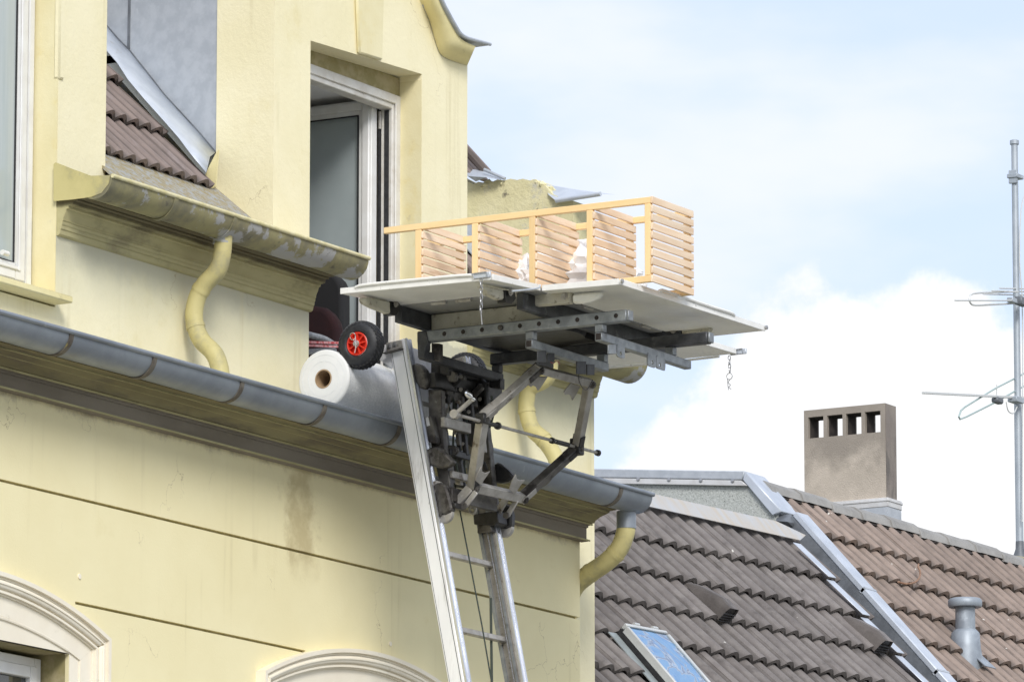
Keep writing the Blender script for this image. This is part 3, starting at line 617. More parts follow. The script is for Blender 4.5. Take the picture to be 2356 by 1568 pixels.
# -------- lower windows with arched surrounds
def arch_window(c, lab):
    wo = empty_part('window', house, (c, 0, 4.8), lab)
    zp = 5.862; Ro = 2.85; hw = 1.11
    def az_(x, drop): return zp-drop-(Ro-math.sqrt(Ro*Ro-(x-c)**2))
    def band(d0, d1, y, mat, jamb=True):
        """strip of the surround between offsets d0 and d1 from its outer edge, standing out to y"""
        mb = B(); n = 26; outp = []; innp = []
        for i in range(n+1):
            x = c-(hw-d0)+2*(hw-d0)*i/n; outp.append((x, az_(x, d0)))
            x = c-(hw-d1)+2*(hw-d1)*i/n; innp.append((x, az_(x, d1)))
        vs = []
        for (a, c2) in zip(outp, innp): vs += [Vector((a[0], y, a[1])), Vector((c2[0], y, c2[1])), Vector((a[0], .03, a[1])), Vector((c2[0], .03, c2[1]))]
        fs = []
        for i in range(n):
            k = 4*i; fs += [(k, k+4, k+5, k+1), (k+2, k+3, k+7, k+6), (k, k+2, k+6, k+4), (k+1, k+5, k+7, k+3)]
        fs += [(0, 1, 3, 2), (4*n, 4*n+2, 4*n+3, 4*n+1)]
        mb.add(vs, fs)
        if jamb:
            for sgn in (-1, 1):
                xa, xb = c+sgn*(hw-d0), c+sgn*(hw-d1)
                za, zb2 = az_(xa, d0)-.0006, az_(xb, d1)-.0006
                mb.prism([Vector((xa, y, za)), Vector((xb, y, zb2)), Vector((xb, y, 3.5)), Vector((xa, y, 3.5))], (0, .03-y, 0))
        return mb
    band(.0, .022, -.062, 'trim').build('surround_moulding', 'trim', wo)
    band(.0225, .034, -.044, 'trim').build('surround_moulding', 'trim', wo)
    for k in range(5):
        a = k/5; b_ = (k+1)/5; band(.0345+.040*a, .0345+.040*b_-.0003, -.052+.010*math.cos(a*3.1)-.004*k, 'trim').build('surround_moulding', 'trim', wo, smooth=60) if k == 2 else None
    band(.0345, .078, -.050, 'trim').build('surround_moulding', 'trim', wo, bevel=.013, seg=3) 
    band(.0785, .086, -.030, 'trim').build('surround_moulding', 'trim', wo)
    band(.0865, .098, -.038, 'trim').build('surround_moulding', 'trim', wo)
    band(.0985, .106, -.024, 'trim').build('surround_moulding', 'trim', wo)
    band(.1065, .205, -.012, 'trim').build('surround_field', 'trim', wo)
    # tympanum between the arch and the straight lintel
    mb = B(); n = 20; pl = []
    for i in range(n+1):
        x = c-.905+1.81*i/n; pl.append(Vector((x, -.004, zp-.2055-(Ro-math.sqrt(Ro*Ro-(x-c)**2)))))
    pl += [Vector((c+.905, -.004, ZL+.0)), Vector((c-.905, -.004, ZL+.0))]
    pl = [p for p in pl]
    for i in range(n):
        a, b_ = pl[i], pl[i+1]
        mb.prism([a, b_, Vector((b_.x, -.004, min(ZL, b_.z-.001))), Vector((a.x, -.004, min(ZL, a.z-.001)))], (0, .03, 0))
    mb.build('tympanum', 'trim', wo)
    for sgn in (-1, 1):
        B().box((c+sgn*.8205, -.003, 3.5), (c+sgn*.9045, .03, ZL-.0005)).build('surround_jamb', 'trim', wo)
    mb = B(); pr_ = []
    for i in range(n+1):
        x = c-.80+1.60*i/n; pr_.append(Vector((x, -.008, 5.648-(3.15-math.sqrt(3.15**2-(x-c)**2)))))
    mb.tube(pr_, .008, 6); mb.build('surround_rib', 'trim', wo)
    yw = .16
    fr = B(); X0, X1 = c-.82, c+.82; za, zb3 = 3.6, ZL
    def fring(mb, x0, x1, z0, z1, w_, y0, y1):
        mb.box((x0, y0, z0), (x0+w_, y1, z1)); mb.box((x1-w_, y0, z0), (x1, y1, z1)); mb.box((x0+w_+.0005, y0, z0), (x1-w_-.0005, y1, z0+w_)); mb.box((x0+w_+.0005, y0, z1-w_), (x1-w_-.0005, y1, z1))
    fring(fr, X0+.01, X1-.01, za, zb3-.02, .055, yw, yw+.07); fr.box((c-.04, yw+.001, za+.056), (c+.04, yw+.069, zb3-.076)); fr.build('frame', 'pvc', wo, bevel=.004)
    for s0, s1 in ((X0+.055, c-.041), (c+.041, X1-.055)):
        sh = B(); fring(sh, s0, s1, za+.05, zb3-.065, .06, yw-.010, yw+.05); sh.build('sash', 'pvc', wo, bevel=.004)
        B().box((s0+.055, yw+.02, za+.1), (s1-.055, yw+.026, zb3-.12)).build('pane', 'window_glass', wo)
    B().box((X0, .29, za), (X1, .295, zb3+.05)).build('curtain', 'room_dark', wo)  # dark sheet standing for the unlit room behind
arch_window(24.2, 'arched window at lower left of the facade')
arch_window(27.87, 'arched window right of the other, mostly below the frame')
# -------- roof of the yellow house between the dormers
def tile_mesh(name, mat, wave, gauge, amp, over=.07, thick=.022, lift=.04, n=16):
    L_ = gauge+over; mb = B(); wd = 2*wave; P_ = []
    for i in range(n+1):
        x = wd*i/n; c = .5+.5*math.cos(2*math.pi*(x/wave-.25)); P_.append((x, amp*(c**.6)))
    P_[-1] = (wd-.003, P_[-1][1])
    vs = []
    for (x, h) in P_: vs += [(x, 0, h+lift), (x, 0, h+lift-thick-.004), (x, L_, h*.95+lift*(1-L_/gauge)*.9), (x, L_, h*.95+lift*(1-L_/gauge)*.9-thick)]
    for i in range(n): k = 4*i; mb.f += [(k, k+4, k+6, k+2), (k+1, k, k+4, k+5) if False else (k+1, k+5, k+4, k), (k+1, k+3, k+7, k+5)]
    mb.f += [(0, 2, 3, 1), (4*n, 4*n+1, 4*n+3, 4*n+2)]
    mb.v = [Vector(v) for v in vs]
    return mesh_of(mb, name, mat, 42)
def frame_mtx(p, e1, up_s, nrm): return Matrix.Translation(p) @ Matrix((e1, up_s, nrm)).transposed().to_4x4()
def tiles(roof, me, p0, e1, s, nrm, cols, rows, wave, gauge, keep=None, jitter=.003):
    """lower left corner of every tile = p0 + e1*a + s*b (s points down the slope)"""
    k = 0
    for (b_, a0) in rows:
        for a in cols:
            if keep and not keep(a+a0, b_): continue
            jz = (random.random()-.5)*2*jitter; rot = Matrix.Rotation((random.random()-.5)*.010, 4, 'Z')
            p = p0+e1*(a+a0)+s*(b_+(random.random()-.5)*.006)+nrm*jz
            place(me, 'roof_tile', roof, frame_mtx(p, e1, -s, nrm) @ rot); k += 1
    return k
def roofdeck(name, parent, x0, x1, y0, y1, zf, mat, th=.08):
    return B().prism([Vector((x0, y0, zf(y0))), Vector((x0, y1, zf(y1))), Vector((x0, y1, zf(y1)-th)), Vector((x0, y0, zf(y0)-th))], (x1-x0, 0, 0)).build(name, mat, parent)
rf = roofdeck('roof', house, X_LP1-.3, X_RD0-.27, .27, 6.0, lambda y: roof_pt(y)-.085, 'tile_clay_edge')
roofdeck('valley_gutter', house, X_RD0-.34, X_RD0-.001, .20, 1.6, lambda y: roof_pt(y)-.15, 'moss_strip', .02)
# lower edge of the tile field in the picture: row edges
rowpt = PL(*z1(508, 745), Vector((0, .611, 8.519)), nY)
wvY, ggY = .118, .435
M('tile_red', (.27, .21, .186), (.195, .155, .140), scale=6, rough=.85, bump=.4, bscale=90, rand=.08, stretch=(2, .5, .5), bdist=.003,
  spots=[((.30, .25, .24), 7, .55, .7, .6), ((.36, .20, .08), 20, .68, .76, .7), ((.09, .08, .07), 9, .62, .74, .6)], extra=trough_shade(.118))
tm = tile_mesh('roof_tile', 'tile_red', wvY, ggY, .040, over=.06, thick=.022, lift=.042)
p0 = Vector((X_RD0-.41, rowpt.y, rowpt.z)); 
tiles(rf, tm, p0-nY*.03, eX, sY, nY, [-(i+1)*2*wvY for i in range(7)], [(-j*ggY, 0) for j in range(7)], wvY, ggY)
xf = 30.60
rf2 = roofdeck('roof', house, X_RD1-.2, X_END-.25, .27, 6.0, lambda y: roof_pt(y)-.27, 'tile_clay_edge')
tiles(rf2, tm, Vector((xf-.22, rowpt.y, rowpt.z-.22))-nY*.03, eX, sY, nY, [-(i+1)*2*wvY for i in range(4)], [(-j*ggY, 0) for j in range(7)], wvY, ggY)
B().prism([Vector((xf-.22, .27, roof_pt(.27)-.17)), Vector((xf-.22, 1.9, roof_pt(1.9)-.17)), Vector((xf-.22, 1.9, roof_pt(1.9)-.18)), Vector((xf-.22, .27, roof_pt(.27)-.18))], (.215, 0, 0)).build('flashing', 'zinc_light', house)
B().prism([Vector((xf-.006, .27, roof_pt(.27)-.18)), Vector((xf-.006, 1.5, roof_pt(1.5)-.18)), Vector((xf-.006, 1.5, roof_pt(1.5)-.08)), Vector((xf-.006, .27, roof_pt(.27)-.08))], (.005, 0, 0)).build('flashing', 'zinc', house)
# mossy zinc strip from the tiles into the gutter
for x0, x1, dz_ in ((X_LP1-.03, X_RD0-.30, 0), (X_RD1+.0, X_END-.2, .22)):
    ye = rowpt.y+.05; B().prism([Vector((x0, .02, 7.972)), Vector((x0, ye+.22, roof_pt(ye+.22)-.068-dz_)), Vector((x0, ye+.22, roof_pt(ye+.22)-.082-dz_)), Vector((x0, .02, 7.955))], (x1-x0, 0, 0)).build('eaves_sheet', 'moss_strip', house)
# upturned yellow sheet where the pier meets the roof
up2 = B(); a = [SX(*z1(*p), X_RD0-.38) for p in [(1055, 722), (1038, 745), (1010, 800), (985, 855), (960, 905), (930, 912), (990, 925), (1040, 900)]]
up2.prism(a, (.008, 0, 0)); up2.build('flashing', 'plaster_ochre', house)
up2 = B(); bs = [FY(*z1(*p), .06) for p in [(930, 915), (1040, 925), (1290, 1045), (1300, 1075)]]
b = B(); b.prism([(X_RD0-.30, .02, 7.968), (X_RD0-.30, .249, 8.01), (X_RD0-.30, .249, 7.96)], (X_J0-X_RD0+.30, 0, 0)); b.build('render_apron', 'plaster_upper', house)
# -------- firewall nib with broken top at the right end
xf = 30.60
fw_top = [(1.20, 9.03), (1.10, 9.105)]
pxs = [(1078, 419), (1090, 424), (1100, 418), (1112, 420), (1122, 413), (1133, 418), (1146, 412), (1160, 415), (1175, 411), (1190, 414), (1203, 411), (1218, 415), (1232, 412), (1240, 420), (1252, 425), (1262, 436), (1272, 447), (1292, 455), (1315, 462), (1340, 470), (1352, 476)]
tp = [SX(a, b_-0, xf) for a, b_ in pxs]
fwl = B(); yfront = .2505
tp = [p for p in tp if p.y > yfront]
poly = [Vector((xf, yfront, 7.5)), Vector((xf, yfront, tp[-1].z))] + tp[::-1] + [Vector((xf, 1.35, roof_pt(1.35)-.05)), Vector((xf, 1.35, 7.5))]
fwl.prism(poly, (X_END-xf-.001, 0, 0)); fwl.build('firewall', 'firewall_plaster', house)
# crumbled mortar lumps along the broken edge
lm = B(); random.seed(3)
for p in tp[:-4]:
    for k in range(7):
        c = p+Vector((random.uniform(0, .2), random.uniform(-.025, .025), random.uniform(-.035, -.010))); r = random.uniform(.010, .030)
        ico = []
        for ax in ((1,0,0),(0,1,0),(0,0,1),(-1,0,0),(0,-1,0),(0,0,-1)): ico.append(c+Vector(ax)*r*random.uniform(.6, 1.3))
        lm.add(ico, [(0,1,2),(1,3,2),(3,4,2),(4,0,2),(1,0,5),(3,1,5),(4,3,5),(0,4,5)])
o_ = lm.build('mortar', 'firewall_plaster', house); o_['kind'] = 'stuff'
# loose zinc cap over its front end
a0, a1 = SX(1279, 462, xf-.05), SX(1382, 446, xf-.05)
ct = B(); ct.tube([a0, a1], .014, 10)
r0, r1_ = SX(1250, 424, xf+.1), SX(1375, 441, xf+.15)
rr = [SX(1246, 424, xf+.02), SX(1268, 434, xf-.02), a0+Vector((0, 0, .0))]
ct.add([SX(1248, 423, xf+.08), SX(1290, 430, xf+.12), SX(1330, 437, xf+.16), a1+Vector((.2, 0, .03)), a1, a0.lerp(a1, .6)+Vector((.01,0,.006)), a0.lerp(a1, .3)+Vector((.0,0,.004)), a0, SX(1262, 448, xf-.02)], [(0,1,7,8),(1,2,6,7),(2,5,6),(2,3,4,5)])
co = ct.build('zinc_cap', 'zinc_light', house)
# verge of the roof above the nib
vg = B(); v0, v1 = SX(1075, 338, xf+.1), SX(1119, 386, xf+.1)
d_ = (v1-v0).normalized(); v0 = v0-d_*1.2
B().bar(v0+Vector((0, .05, -.06)), v1+Vector((0, .05, -.06)), .22, .02, (0, -.7, .7)).build('verge_tile', 'tile_red', house)
b = B(); b.tube([v0+Vector((0, -.01, -.03)), v1+Vector((0, -.01, -.035))], .028, 8); b.build('verge_tile', 'tile_red', house)
b = B(); q0, q1_, q2_ = SX(1075, 402, xf-.06), SX(1098, 398, xf-.04), SX(1160, 412, xf+.0)
b.add([SX(1075, 388, xf+.1), SX(1112, 392, xf+.1), SX(1160, 409, xf+.1), SX(1150, 414, xf-.05), SX(1118, 408, xf-.08), SX(1095, 418, xf-.05), SX(1075, 405, xf-.1)], [(0,1,4,6),(4,5,6),(1,2,3,4)])
b.tube([SX(1114, 390, xf-.02), SX(1162, 411, xf-.02)], .010, 8)
b.build('zinc_strip', 'zinc', house)

# ============================================================ GREY ROOF HOUSE
gh = thing('grey_roof_house', 'neighbour house under grey brown concrete tiles with skylight, behind the yellow corner', 'house', (34, 3, 0))
al = R(48)
P0 = FY(*q1(1000, 340), 1.8)
e1 = Vector((1, 0, .0255)).normalized(); sG = Vector((0, -math.cos(al), -math.sin(al))); nG = e1.cross(-sG).normalized()
sG = nG.cross(e1).normalized(); sG = sG if sG.z < 0 else -sG; nG = nG if nG.z > 0 else -nG
def GP(x, y): return PL(x, y, P0, nG)
def GH(x, y, h): p = PL(x, y, P0+nG*h, nG); return p-nG*(p-P0).dot(nG)
def ab(p): d = p-P0; return d.dot(e1), d.dot(sG)
def atg(a, b_, h=0): return P0+e1*a+sG*b_+nG*h
rowsG = [ab(GP(*q1(x, y)))[1] for x, y in ((1000, 640), (1000, 865), (1000, 1095))]
b1 = ab(GH(*q1(1000, 640), .05))[1]; b3 = ab(GH(*q1(1000, 1100), .05))[1]; gG = (b3-b1)/2
a_bump0 = ab(GP(*q1(610, 550)))[0]; a_bump1 = ab(GP(*q1(1745, 790)))[0]; wG = (a_bump1-a_bump0)/12
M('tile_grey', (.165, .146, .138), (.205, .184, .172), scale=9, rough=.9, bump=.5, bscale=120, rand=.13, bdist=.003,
  spots=[((.065, .058, .053), 5, .52, .72, .7), ((.22, .20, .18), 60, .66, .74, .6), ((.40, .20, .07), 17, .755, .77, .6)], extra=trough_shade(wG))
tG = tile_mesh('roof_tile', 'tile_grey', wG, gG, .048, lift=.042, thick=.026)
aR = ab(GP(*q1(1790, 800)))[0]+.06
deck = B().prism([atg(-5.4, .0, -.03), atg(aR+.25, .0, -.03), atg(aR+.25, 3.6, -.03), atg(-5.4, 3.6, -.03)], nG*-.1).build('roof', 'tile_clay_edge', gh)
off = (a_bump1-aR) % wG
skA = [ab(GH(*p, .12)) for p in ((1434, 1438), (1535, 1457), (1640, 1568), (1540, 1568))]
def keepG(a, b_):
    lim = 0.87-.14*(b_-.18)/.75*1.0
    if a > aR-.02: return False
    if a < -5.3: return False
    ca = a+wG
    if b_ > skA[0][1]+.05 and b_-gG < skA[0][1]+1.05 and skA[0][0]-.07 < ca < skA[1][0]+.16: return False
    return True
cols = [aR-.10-(i+1)*2*wG for i in range(18)]
fix = (a_bump1-(cols[0]+wG*.25)) % wG
cols = [c+fix-.0 for c in cols]+[cols[0]+fix+2*wG]
nt_ = tiles(deck, tG, atg(0, 0, -.02), e1, sG, nG, cols, [(b1+gG*j, 0) for j in range(0, 8)], wG, gG, keep=keepG)
# vent tiles
def vent_tile(x, y):
    a, b_ = ab(GH(x, y, .08)); v = B(); wv = .092
    pf = [(-wv, .02), (-wv*.95, .095), (-wv*.75, .125), (wv*.75, .125), (wv*.95, .095), (wv, .02)]
    vs = []
    for (t, k) in ((0, 1), (.10, .96), (.27, .5), (.34, .2)): vs += [atg(a+px*(.75 if t > .3 else .85), b_-t, .02+py_*k+.0) for px, py_ in pf]
    n = len(pf); fs = [(i*n+j, i*n+j+1, (i+1)*n+j+1, (i+1)*n+j) for i in range(3) for j in range(n-1)]
    v.add(vs, fs); o = v.build('vent_tile', 'tile_grey', deck, smooth=60)
    o2 = B(); o2.prism([atg(a+px*.84, b_-.012, .015+py_*.97) for px, py_ in pf], sG*-.01).build('vent_mouth', 'black_steel', deck)
    for k in range(5): B().bar(atg(a-.10, b_+.002, .035+.018*k), atg(a+.10, b_+.002, .035+.018*k), .006, .004, nG).build('vent_slat', 'galvanised_dark', deck) if False else None
    g_ = B()
    for k in range(4): g_.bar(atg(a-.078, b_+.002, .038+.020*k), atg(a+.078, b_+.002, .040+.019*k), .006, .005, nG)
    g_.build('vent_grille', 'galvanised_dark', deck)
vent_tile(1675, 1417); vent_tile(2032, 1490)
# top flashing apron
fl = [ab(GH(*q1(x, y), h)) for x, y, h in ((560, 238, .06), (1440, 420, .06), (1650, 520, .06), (1610, 556, .05), (520, 312, .05))]
ap = B(); 
aL = -5.4
bt = fl[0][1]; bb = fl[4][1]
ap.prism([atg(aL, bt, .06), atg(fl[1][0], fl[1][1], .06), atg(fl[2][0], fl[2][1], .06), atg(fl[3][0], fl[3][1], .05), atg(aL, bb, .05)], nG*.004)
ap.build('apron_flashing', 'zinc_stained', gh)
# parapet wall between grey and brown roofs: level behind, then running down with the slope
xP = atg(aR, 0).x+.12
A0 = SX(*q1(1230, 62), xP); Aback = SX(*q1(140, 45), xP)
Apit = SX(*q1(1365, 90), xP+.28)
capL0, capL1 = SX(*q1(1230, 118), xP), SX(*q1(1455, 380), xP)
slope_v = (capL1-capL0).normalized()
par = B()
zback = lambda Y: A0.z+(Aback.z-A0.z)*(Y-A0.y)/(Aback.y-A0.y)
base = GP(*q1(1440, 400))
par.prism([Vector((xP, A0.y, zback(A0.y)-.03)), Vector((xP, A0.y+5, zback(A0.y+5)-.03)), Vector((xP, A0.y+5, 6)), Vector((xP, capL1.y, 6)), Vector((xP, capL1.y, capL1.z))], (.30, 0, 0))
par.build('parapet', 'pebbledash', gh)
# flat roof behind
B().box((30.9, base.y+.45, 7.0), (xP-.001, 9, base.z-.30)).build('flat_roof', 'lead', gh)
# zinc cap of the parapet
cp = B(); xa, xb = xP-.03, xP+.26; hc = .060
za = A0.z+.0
Yb = A0.y+5
cp.prism([Vector((xa, A0.y, za)), Vector((xa, Yb, zback(Yb))), Vector((xa, Yb, zback(Yb)-hc)), Vector((xa, A0.y+.02, za-hc))], (xb-xa, 0, 0))
cp.build('parapet_cap', 'zinc', gh, bevel=.006)
cp = B(); capE = SX(*q1(1480, 345), xa)
cp.prism([Vector((xa, A0.y-.001, za)), Vector((xa, A0.y+.018, za-hc)), Vector((xa, capL1.y+.03, capL1.z+.0)), Vector((xa, capE.y, capE.z)) ], (xb-xa, 0, 0))
cp.build('parapet_cap', 'zinc_light', gh, bevel=.006)
cp = B(); cp.box((xa+.004, A0.y-.0, 0), (xa+.005, A0.y+.001, .001))
tr = B(); hb = .055
tr.prism([Vector((xa-.004, A0.y+.03, za-hc-.004)), Vector((xa-.004, Yb, zback(Yb)-hc-.004)), Vector((xa-.004, Yb, zback(Yb)-hc-.044)), Vector((xa-.004, A0.y-.02, za-hc-.044))], (.03, 0, 0))
tr.build('cap_trim', 'cap_white', gh, bevel=.003)
for x, y in ((452, 118), (672, 121), (900, 127), (1128, 130)):
    c = SX(*q1(x, y), xa-.006); B().lathe(c, (-1, 0, 0), [(-.004, .014), (.002, .014), (.004, .008), (.004, 0)], 10).build('screw', 'chain_steel', gh)
# crumpled lead where the cap ends
ld = B(); pl = [q1(*p) for p in ((1445, 375), (1545, 365), (1600, 440), (1590, 490), (1540, 495), (1470, 445), (1440, 415))]
random.seed(5); cc = SX(*q1(1530, 430), xP-.02); vs = [cc+Vector((-.05, -.02, .0))]+[SX(*p, xP+.0+random.uniform(-.03, .06)) for p in pl]
ld.add(vs, [(0, i+1, (i+1) % 7+1) for i in range(7)]); ld.build('lead_patch', 'lead', gh)
# lower run: upturned wall cap between the roofs with a sunken gutter and white side flashing
c0 = SX(1822, 1186, xP); c1 = SX(2163, 1568, xP)
dn = (c1-c0).normalized(); c2 = c1+dn*1.5
un = Vector((0, -dn.z, dn.y)); un = un if un.z > 0 else -un
c0 = c0+un*.045; c2 = c2+un*.045
wT = .17
rc = B(); rc.prism([c0, c2, c2-un*.045, c0-un*.045], (wT, 0, 0)); rc.build('verge_cap', 'zinc_light', gh, bevel=.008)
B().prism([c0-un*.0455, c2-un*.0455, c2-un*.45, c0-un*.45], (wT, 0, 0)).build('verge_wall', 'lead', gh)
for t in (.75, 1.55): B().prism([c0+dn*t+un*.003, c0+dn*(t+.02)+un*.003, c0+dn*(t+.02)-un*.05, c0+dn*t-un*.05], (wT+.003, 0, 0)).build('cap_joint', 'zinc', gh)
# white flashing strips at the tile edge, in overlapping lengths
w0 = [GP(*q1(1575, 570)), GP(*q1(1610, 566))]
seg = [(1895, 1242), (1990, 1330-2), (2084, 1435), (2180, 1568)]
sidepts = [GH(1827, 1246, .07), GH(1905, 1331, .07), GH(1978, 1419, .07), GH(2090, 1504, .07), GH(2118, 1568, .07)]
aa = [ab(p) for p in sidepts]
b0_, b1_ = aa[0][1], aa[-1][1]+1.5
def edgeA(b_): return aa[0][0]+(aa[-1][0]-aa[0][0])*(b_-aa[0][1])/(aa[-1][1]-aa[0][1])
bb_ = b0_; LN = gG*1.02
bb_ = b1-gG+.06
while bb_ < b1_:
    p_, q_ = max(bb_, b0_), bb_+gG-.0
    B().prism([atg(edgeA(p_)-.01, p_, .062), atg(edgeA(p_)+.10, p_, .062), atg(edgeA(q_)+.10, q_, .088), atg(edgeA(q_)-.01, q_, .088)], nG*.006).build('side_flashing', 'zinc_light', gh, bevel=.004)
    bb_ += gG
B().prism([atg(edgeA(b0_)-.02, b0_, -.02), atg(aR+.11, b0_, -.02), atg(aR+.11, b1_, -.02), atg(edgeA(b1_)-.02, b1_, -.02)], nG*.004).build('valley_gutter', 'lead', gh)
# skylight
sk = empty_part('skylight', gh, atg(skA[0][0], skA[0][1]))
a0, a1, bs0 = skA[0][0]+.02, skA[1][0]-.02, skA[0][1]
bs1 = bs0+.98; H = .13
fr = B(); wF = .024
for (p, q_) in (((a0, bs0), (a1, bs0)), ((a0, bs1), (a1, bs1))): fr.bar(atg(p[0], p[1], H-.02), atg(q_[0], q_[1], H-.02), wF, .05, nG)
for x in (a0, a1): fr.bar(atg(x, bs0+.018, H-.02), atg(x, bs1-.018, H-.02), wF, .05, nG)
fr.build('frame', 'skylight_frame', sk, bevel=.004)
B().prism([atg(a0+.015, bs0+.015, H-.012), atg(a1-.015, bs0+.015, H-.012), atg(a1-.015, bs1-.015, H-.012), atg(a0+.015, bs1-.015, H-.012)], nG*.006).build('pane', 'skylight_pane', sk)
fr = B(); 
for (p, q_) in (((a0, bs0), (a1, bs0)), ((a0, bs1), (a1, bs1)), ((a0, bs0), (a0, bs1)), ((a1, bs0), (a1, bs1))): fr.bar(atg(p[0], p[1], .03), atg(q_[0], q_[1], .03), .02, .14, nG)
fr.build('kerb', 'rubber_black', sk)
fr = B(); fr.prism([atg(a0-.12, bs0-.0, .05), atg(a0-.02, bs0-.0, .05), atg(a0-.02, bs1+.1, .05), atg(a0-.12, bs1+.1, .05)], nG*.006); fr.prism([atg(a1+.02, bs0, .05), atg(a1+.10, bs0, .05), atg(a1+.10, bs1+.1, .05), atg(a1+.02, bs1+.1, .05)], nG*.006); fr.prism([atg(a0-.12, bs1+.1, .055), atg(a1+.1, bs1+.1, .055), atg(a1+.1, bs1+.25, .055), atg(a0-.12, bs1+.25, .055)], nG*.006)
fr.build('flashing', 'skylight_flashing', sk)
for t in (.3, .75):
    p = atg(a0+(a1-a0)*t, bs0-.02, H); B().lathe(p-e1*.03, e1, [(0, 0), (0, .012), (.06, .012), (.06, 0)], 8).build('hinge', 'skylight_frame', sk)
# body of the house under the roof
B().box((30.9, .55, 0), (xP, 6, 5.4)).build('wall', 'plaster_ochre', gh)

# ============================================================ BROWN ROOF HOUSE
bh = thing('brown_roof_house', 'neighbour house with weathered red brown tiles, ridge and concrete chimney', 'house', (39, 3, 0))
xB = xP+wT+.0
Pb = c0+Vector((wT, 0, 0))-un*.105
sB = Vector((0, -math.cos(al), -math.sin(al))); nB = Vector((0, -math.sin(al), math.cos(al)))
def BP(x, y): return PL(x, y, Pb, nB)
def abB(p): d = p-Pb; return d.x, d.dot(sB)
def atB(a, b_, h=0): return Pb+eX*a+sB*b_+nB*h
rb = [abB(BP(*q2(*p)))[1] for p in ((1040, 1310), (1050, 1060+20), (955, 1480))]
bB1 = abB(BP(*q2(1060, 1310)))[1]; bB2 = abB(BP(*q2(1040, 1510)))[1]; gB = .385
bump0, bump1 = abB(BP(*q2(450, 1135)))[0], abB(BP(*q2(1765, 1490)))[0]; wB = (bump1-bump0)/15
bB2 = abB(BP(*q2(955, 1475)))[1]; bB1 = abB(BP(*q2(980, 1290)))[1]; gB = bB2-bB1
print('grey', gG, wG, 'brown', gB, wB, 'tiles', nt_)
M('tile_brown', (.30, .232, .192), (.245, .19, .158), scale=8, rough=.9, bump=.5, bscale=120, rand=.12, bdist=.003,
  spots=[((.13, .105, .09), 6, .60, .76, .7), ((.36, .30, .25), 60, .64, .74, .6), ((.12, .10, .08), 40, .68, .73, .7)], extra=trough_shade(wB))
tB = tile_mesh('roof_tile', 'tile_brown', wB, gB, .046, lift=.040, thick=.026)
rdg = abB(BP(*q2(1000, 1075)))[1]
dk = B().prism([atB(0, rdg-.1, -.03), atB(7.5, rdg-.1, -.03), atB(7.5, rdg+4.6, -.03), atB(0, rdg+4.6, -.03)], nB*-.1).build('roof', 'tile_clay_edge', bh)
colsB = [bump0-.25*wB+2*wB*i for i in range(-3, 18)]
tiles(dk, tB, atB(0, 0, -.02), eX, sB, nB, [c for c in colsB if c > -.15], [(bB1+gB*j, 0) for j in range(0, 9)], wB, gB)
B().prism([atB(0, rdg-.1, -.03), atB(7.5, rdg-.1, -.03), atB(7.5, rdg-.1, -.03)+Vector((0, 3, -3)), atB(0, rdg-.1, -.03)+Vector((0, 3, -3))], (0, 0, -.1)).build('rear_roof', 'tile_clay_edge', bh)
# ridge tiles
rp = atB(0, rdg-.10, .02)
nr = 15; lr = .46
for i in range(nr):
    x0 = Pb.x-.02+i*lr; mb = B(); dz = .008*math.sin(i*2.1)
    pf = [(-.14, -.095), (-.125, -.045), (-.07, -.005), (0, .008), (.07, -.005), (.125, -.045), (.14, -.095)]
    vs = []
    for x, k in ((x0, 1.06), (x0+.06, 1.06), (x0+.065, 1.0), (x0+lr+.03, .96)): vs += [Vector((x, rp.y+.05+a*k, rp.z+dz+c*k)) for a, c in pf]
    n = 7; mb.add(vs, [(j_*n+j, j_*n+j+1, (j_+1)*n+j+1, (j_+1)*n+j) for j_ in range(3) for j in range(n-1)]+[tuple(range(n)), tuple(3*n+j for j in range(n))])
    mb.build('ridge_tile', 'mortar_yellow' if i >= 9 else 'ridge_grey', bh, smooth=50)
random.seed(12)
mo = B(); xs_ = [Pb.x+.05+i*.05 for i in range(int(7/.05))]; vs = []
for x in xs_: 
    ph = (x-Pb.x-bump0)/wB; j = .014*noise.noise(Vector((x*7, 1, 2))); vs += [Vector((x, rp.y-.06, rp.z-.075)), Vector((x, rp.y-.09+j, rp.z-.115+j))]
mo.add(vs, [(2*i, 2*i+2, 2*i+3, 2*i+1) for i in range(len(xs_)-1)]); mo.build('ridge_gap_shade', 'soot_and_shade', bh)  # dark strip painting the shade in the gap below the ridge tiles
